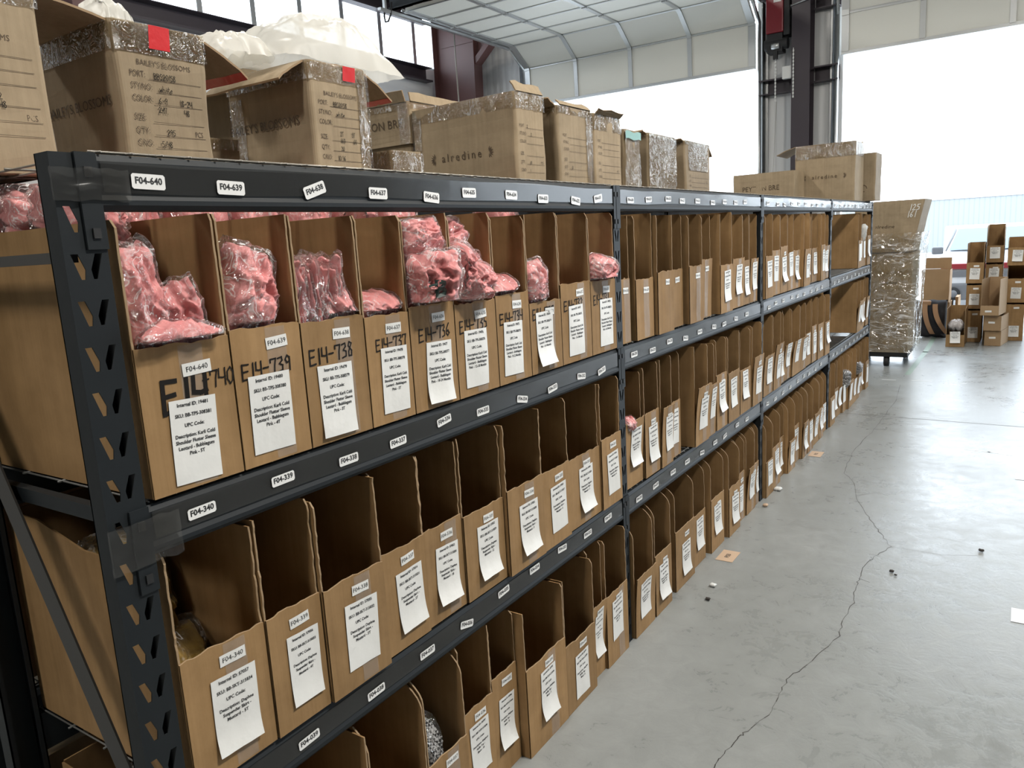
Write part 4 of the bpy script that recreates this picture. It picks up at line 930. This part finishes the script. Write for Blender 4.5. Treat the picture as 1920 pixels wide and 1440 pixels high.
# carton and plastic in the rear rack, glimpsed at the lower left
for zz_, hh_, sd_, lb_ in ((ZB, .47, 36, 'tan carton on the back rack, glimpsed left of the rear post, lower one'), (ZA, .47, 37, 'tan carton on the back rack, glimpsed left of the rear post, upper one')):
    make_carton((-.73, .01, zz_), .45, .60, hh_, lb_, tape=0, seed=sd_, closed=True, mat=KRAFT_PLAIN, group=None)
make_carton((-.73, .01, .002), .45, .45, .40, 'dim carton at the lower left edge, behind the near rack end', tape=0, seed=35, closed=True)
m = MB(); v, f = pillow(.30, .30, .14, 95, 20, 20); m.add(v, f, LINER, None, True); o = m.build('plastic_bag'); o.location = (-.90, .20, .485); o.rotation_euler = (0, 1.5, 0); tag(o, 'pale plastic bag on the dim carton at the lower left edge', 'bag')

# white liner spilling out of the third carton, wisps of another out of the second
def liner(name, path, width, height, seed, nu=44, nv=36):
    mb = MB()
    def fn(u, v):
        y = path[0][1]+(path[1][1]-path[0][1])*u; x = path[0][0]+(path[1][0]-path[0][0])*v
        prof = (max(0, 1-abs(2*u-1)**2.4)**.62)*(max(0, 1-abs(2*v-1)**3)**.55)
        asym = .80+.28*u
        q = Vector((u*2.2+.6*v, v*2.2, seed)); q = q+.4*Vector((noise.noise(q), noise.noise(q+Vector((9, 0, 0))), 0))
        rg = 1-2*abs(noise.noise(q*1.4)); rg2 = 1-2*abs(noise.noise(q*3.7)); rg3 = 1-2*abs(noise.noise(q*8))
        z = path[0][2]+height*prof*asym*(.86+.14*rg)+(.014*rg2+.006*rg3)*(.3+prof)
        return (x+.02*noise.noise(q*2), y+.02*noise.noise(q*2+Vector((5, 0, 0))), z)
    mb.grid(nu, nv, fn, LINER)
    return mb.build(name)
lo = liner('plastic_liner', ((-.42, .80, ZD+.338), (-.76, 1.27, 0)), .3, .165, 5, 64, 52); lo.location = (0, -.01, 0)
tag(lo, 'billowing white plastic liner bulging out of the third carton', 'plastic sheet')
lo3 = liner('plastic_liner', ((-.48, .63, ZD+.336), (-.72, .82, 0)), .3, .06, 11, 26, 22); tag(lo3, 'low white plastic fold left of the billowing liner', 'plastic sheet')
lo2 = liner('plastic_liner', ((-.46, .31, ZD+.338), (-.60, .40, 0)), .3, .055, 8, 20, 16); tag(lo2, 'wisps of white plastic sticking up from the red taped carton', 'plastic sheet')

# ------------------------------------------------------------------ wrapped pallet stack at the far rack end
dolly = thing('dolly', (-.35, 8.55, 0), 'low black wheeled dolly under the film wrapped carton stack', 'dolly')
mb = MB(); mb.box((0, 0, .11), (.57, .75, .16), BLACK); mb.build('platform', dolly, .005)
for x, y in ((.08, .08), (.08, .66), (.48, .66), (.36, .05), (.50, .10)):
    if (x, y) == (.50, .10): continue
    mb = MB(); mb.tube([(x-.025, y, .056), (x+.025, y, .056)], .055, BLACK, 14); mb.box((x-.03, y-.02, .06), (x+.03, y+.02, .11), STEEL); mb.build('caster', dolly)
make_carton((.215, 8.55, .162), .55, .70, .56, 'lowest carton of the film wrapped stack on the dolly', tape=0, seed=41, closed=True, group='cartons of the wrapped stack')
make_carton((.235, 8.56, .724), .58, .68, .52, 'middle carton of the film wrapped stack on the dolly', tape=0, seed=42, closed=True, group='cartons of the wrapped stack', side=side_words('alredine', -.22, .2, .05))
t3 = make_carton((.335, 8.54, 1.252), .68, .70, .54, 'topmost carton of the wrapped stack, widening at its upper right', tape=0, seed=43, closed=True, group='cartons of the wrapped stack',
    side=lambda mb, F: (mb.text('alredine', .05, PRINT, lambda a, b: F(-.35+a, .27+b), 1.3), handwrite(mb, '125', -.13, .43, .06, F, .12, WORNWHITE), handwrite(mb, '161', -.14, .36, .06, F, .12, WORNWHITE)))
for o_ in t3.children:
    for v_ in o_.data.vertices: v_.co.x += .11*(v_.co.z/.54-1)*max(0, (v_.co.x+.68)/.68)
mb = MB(); N_ = 40
def wrapf(u, v):
    z = .17+1.28*v; out = rounded(-.36, 8.52, .262+.05*v*v, 9.28, .03, 9); p = out[int(round(u*(len(out)))) % len(out)]
    q = Vector((p[0]*4, p[1]*4, z*5)); d = .012+.010*abs(noise.noise(q))+.008*abs(noise.noise(q*3))
    c = Vector((p[0]+.05, p[1]-8.9, 0)).normalized()
    return (p[0]+c.x*d, p[1]+c.y*d-.004, z+.012*noise.noise(q*.7))
mb.grid(N_, 40, wrapf, WRAP)
tag(mb.build('stretch_wrap'), 'shiny clear stretch film wound round the carton stack on the dolly', 'plastic wrap')

# ------------------------------------------------------------------ spare bins and bag by the open door
R90 = -math.pi/2
def spare(x, y, z, seed, label, h=.47, fh=.25, w=.178, d=.5, rot=R90, labs=True, **kw):
    return make_bin((x, y, z), w, d, h, fh, seed, label, 'spare bins by the open door', rot=rot, loc_text='' if labs else None, desc=GENERIC if labs == 1 else None, tape=False, detail=True,
                    lab=(.5, .05, .11, .14), tagc=.06, **kw)
spare(.462, 10.18, .002, 601, 'half height bin with a clear bag in it, foremost on the floor by the door', h=.47, fh=.15, w=.20)
bag((.56, 10.34, .24), .17, .34, .15, 610, 'clear bag of pale goods in the foremost floor bin by the door', None, (0, 1.35, -1.57), plain('pale_goods', (.45, .40, .38), .5))
spare(.635, 10.66, .002, 602, 'bottom bin of the two label stack behind the foremost floor bin', h=.42, fh=.40)
spare(.632, 10.66, .425, 603, 'middle bin of the stack behind the foremost floor bin, with two tags', h=.32, fh=.30)
spare(.622, 10.65, .748, 604, 'top bin of the stack behind the foremost floor bin, its sides sticking up', h=.50, fh=.26, w=.185)
spare(.825, 10.88, .002, 605, 'bottom bin of the tallest stack by the door', h=.44, fh=.42)
spare(.822, 10.88, .445, 606, 'second bin of the tallest stack by the door', h=.28, fh=.26)
spare(.820, 10.87, .728, 607, 'third bin of the tallest stack by the door, with a label', h=.26, fh=.24, w=.185)
spare(.818, 10.86, .992, 608, 'topmost open bin of the tallest stack by the door, dark inside', h=.47, fh=.21, w=.19)
spare(1.06, 10.85, .002, 611, 'bottom bin of the stack at the right picture edge', h=.48, fh=.46, w=.20)
spare(1.06, 10.84, .485, 612, 'second bin of the stack at the right picture edge, dark inside', h=.46, fh=.30, w=.20)
spare(1.05, 10.82, .95, 613, 'topmost tilted bin of the stack at the right picture edge', h=.34, fh=.22, w=.21)
for i, (z, y, dx, lab) in enumerate(((.002, 10.36, 0, 'bottom bin of the three plain tan bins nested by the door'), (.192, 10.33, -.015, 'middle bin of the three plain tan bins nested by the door'), (.384, 10.28, -.055, 'top bin of the three plain tan bins nested by the door, tilted open'))):
    b = make_bin((.865+dx, y, z), .175+.01*i, .43, .44 if i == 2 else .186, .12 if i == 2 else .184, 620+i, lab, 'spare bins by the open door', rot=R90-.16, loc_text='', desc=None, tape=False, plainbox=True, tag_pos=(.085, .10 if i < 2 else .05), tagc=.07)
make_carton((.41, 11.35, .002), .33, .36, .44, 'plain tan carton on the floor behind the backpack', rot=0, tape=0, seed=51, closed=True, group='spare cartons by the door', mat=KRAFT_PLAIN)
make_carton((.40, 11.30, .445), .345, .36, .44, 'plain tan open carton stacked behind the backpack with its back flap up', tape=0, seed=52, group='spare cartons by the door', mat=KRAFT_PLAIN, flaps=(('right', .17, 88),))
make_carton((.50, 11.5, .002), .04, .40, .50, 'flattened carton leaning upright beside the tan carton', tape=0, seed=53, closed=True, group='spare cartons by the door', mat=KRAFT_PLAIN)
bp = thing('backpack', (.20, 11.02, .002), 'black and tan backpack slumped on the floor against the tan carton', 'bag')
v, f = pillow(.40, .50, .30, 71, 22, 22, 1.0, pinch=.33, folds=.3); mb = MB(); mb.add([(p[1], p[0], p[2]+.25) for p in v], f, NAVY, None, True); mb.build('body', bp)
for x0, bend_ in ((-.06, .10), (.06, .16)):
    mb = MB(); mb.grid(2, 14, lambda u, v: (x0-.02+.06*u+bend_*v*v, -.165+.05*(2*v-1)**2+.0, .46-.40*v), TAN); mb.grid(2, 14, lambda u, v: (x0-.02+.06*u+bend_*v*v, -.155+.05*(2*v-1)**2, .46-.40*v), TAN, flip=True); mb.build('shoulder_strap', bp)
mb = MB(); mb.box((-.12, -.11, .44), (.02, .0, .50), TAN); mb.build('top_patch', bp, .015)
mb = MB(); mb.tube([(.15, -.10, .06), (.22, -.13, .03), (.30, -.16, .008), (.36, -.17, .008)], .008, BLACK, 5); mb.build('strap_end', bp)

# the car outside, nose towards the door
car = thing('car', (1.0, 14.1, 0), 'white car with pale blue windscreen and red stripe, parked outside behind the spare bins', 'vehicle', rot=(0, 0, math.radians(3)))
mb = MB(); mb.prism([(-.02, .48), (.02, .86), (.75, .97), (1.35, 1.36), (1.9, 1.42), (3.3, 1.40), (3.9, .95), (4.1, .45), (4.1, .28), (0, .28)], 0, -.93, .93, CARWHITE); mb.build('body', car, .05)
mb = MB(); mb.add([(-.84, .78, 1.005), (.84, .78, 1.005), (.72, 1.32, 1.355), (-.72, 1.32, 1.355)], [(0, 1, 2, 3)], CARGLASS); b_ = mb.build('windscreen', car); b_.location = (0, -.012, .012)
mb = MB(); mb.box((-.94, -.05, .22), (.94, .05, .50), CARGREY); mb.build('bumper', car, .03)
mb = MB(); mb.box((-.90, -.04, .60), (.90, .0, .71), CARGREY); mb.build('grille', car, .01)
mb = MB(); mb.box((-.935, -.035, .73), (.935, .03, .82), REDBOX); mb.build('red_stripe', car, .01)
for sx_ in (-1, 1):
    mb = MB(); mb.tube([(sx_*.74, -.07, .33), (sx_*.74, .0, .33)], .105, TYRE, 20); f_ = mb.build('fog_lamp', car)
    mb = MB(); mb.tube([(sx_*.74, -.075, .33), (sx_*.74, -.02, .33)], .06, CARGREY, 16); mb.build('lamp_glass', f_)
    mb = MB(); mb.box((sx_*1.02-.09, .80, .95), (sx_*1.02+.09, .90, 1.08), CARGREY); mb.build('wing_mirror', car, .025)
    mb = MB(); mb.tube([(sx_*.89, .80, .98), (sx_*.76, 1.34, 1.36)], .022, CARGREY, 6); mb.build('windscreen_pillar', car)
    mb = MB(); mb.add([(sx_*.936, 1.1, 1.0), (sx_*.936, 3.2, 1.0), (sx_*.936, 3.0, 1.33), (sx_*.936, 1.5, 1.33)], [(0, 1, 2, 3)], CARGLASS); mb.build('side_window', car)
    for y_ in (.8, 3.2):
        mb = MB(); mb.tube([(sx_*.84-.1, y_, .31), (sx_*.84+.1, y_, .31)], .31, TYRE, 20); w_ = mb.build('wheel', car)
        mb = MB(); mb.tube([(sx_*.84-.11, y_, .31), (sx_*.84+.11, y_, .31)], .17, GALV, 16); mb.build('hubcap', w_)
mb = MB(); mb.tube([(-.55, .76, 1.03), (-.1, .70, .995)], .01, BLACK, 4); mb.tube([(.1, .76, 1.03), (.5, .70, .995)], .01, BLACK, 4); mb.build('wiper', car)
mb = MB(); mb.box((-1.3, 33.0, 0), (-.2, 33.25, .34), YELLOW); tag(mb.build('barrier', None, .03), 'low yellow barrier far out in the yard', 'barrier')

# ------------------------------------------------------------------ tags, papers and scraps on the floor
def floor_tag(cx, cy, wx, wy, rot, mat, label, txt=None, cat='sign', group=None):
    mb = MB(); mb.box((-wx/2, -wy/2, 0), (wx/2, wy/2, .0008), mat)
    if txt: mb.text(txt, .03, INK, lambda a, b: (-b, a, .0012), 1.1, 'CENTER', .0006)
    o = mb.build('floor_sign' if cat == 'sign' else 'paper_sheet'); o.location = (cx, cy, .0012); o.rotation_euler = (0, 0, rot); return tag(o, label, cat, group)
floor_tag(.083, 2.85, .085, .135, 0, BEIGE, 'beige aisle sign lettered F03 stuck on the floor, nearer one', 'F03')
floor_tag(.078, 4.815, .085, .135, 0, BEIGE, 'beige aisle sign on the floor, farther one by the third bay', 'F02')
WP = plain('white_floor_paper', (.62, .62, .66), .4)
floor_tag(1.325, 2.775, .12, .13, 0, WP, 'white paper on the floor at the right edge, nearest of three', None, 'paper')
floor_tag(1.32, 4.755, .13, .12, 0, WP, 'white paper on the floor at the right edge, middle of three', None, 'paper')
floor_tag(1.33, 6.69, .12, .12, 0, WP, 'white paper on the floor at the right edge, farthest of three', None, 'paper')
def scrap(x, y, s, mat, label, group=None):
    mb = MB(); rd = random.Random(int(x*1000+y*77)); 
    v, f = pillow(s, s*.8, s*.5, rd.random()*50, 6, 6, .3); mb.add([(p[1], p[2], p[0]) for p in v], f, mat, None, True)
    zmin = min(p[2] for p in mb.v); o = mb.build('debris_scrap'); o.location = (x, y, .001-zmin); tag(o, label, 'debris', group)
scrap(.154, 2.352, .022, CRACK, 'dark crumb on the floor before the second bay')
scrap(1.135, 3.414, .024, CRACK, 'black scrap on the floor right of the crack bend')
scrap(.80, 2.99, .020, CRACK, 'black scrap on the floor just before the crack bend')
scrap(.82, 2.96, .012, CRACK, 'tiny black crumb beside the scrap before the crack bend')
scrap(.046, 3.93, .045, WORNWHITE, 'pale torn paper scrap at the foot of the third bay bins')
scrap(.13, 2.49, .03, WORNWHITE, 'pale shred of plastic on the floor before the second bay')
scrap(.055, 3.62, .03, BEIGE, 'brown scrap of board at the foot of the last second bay bins')
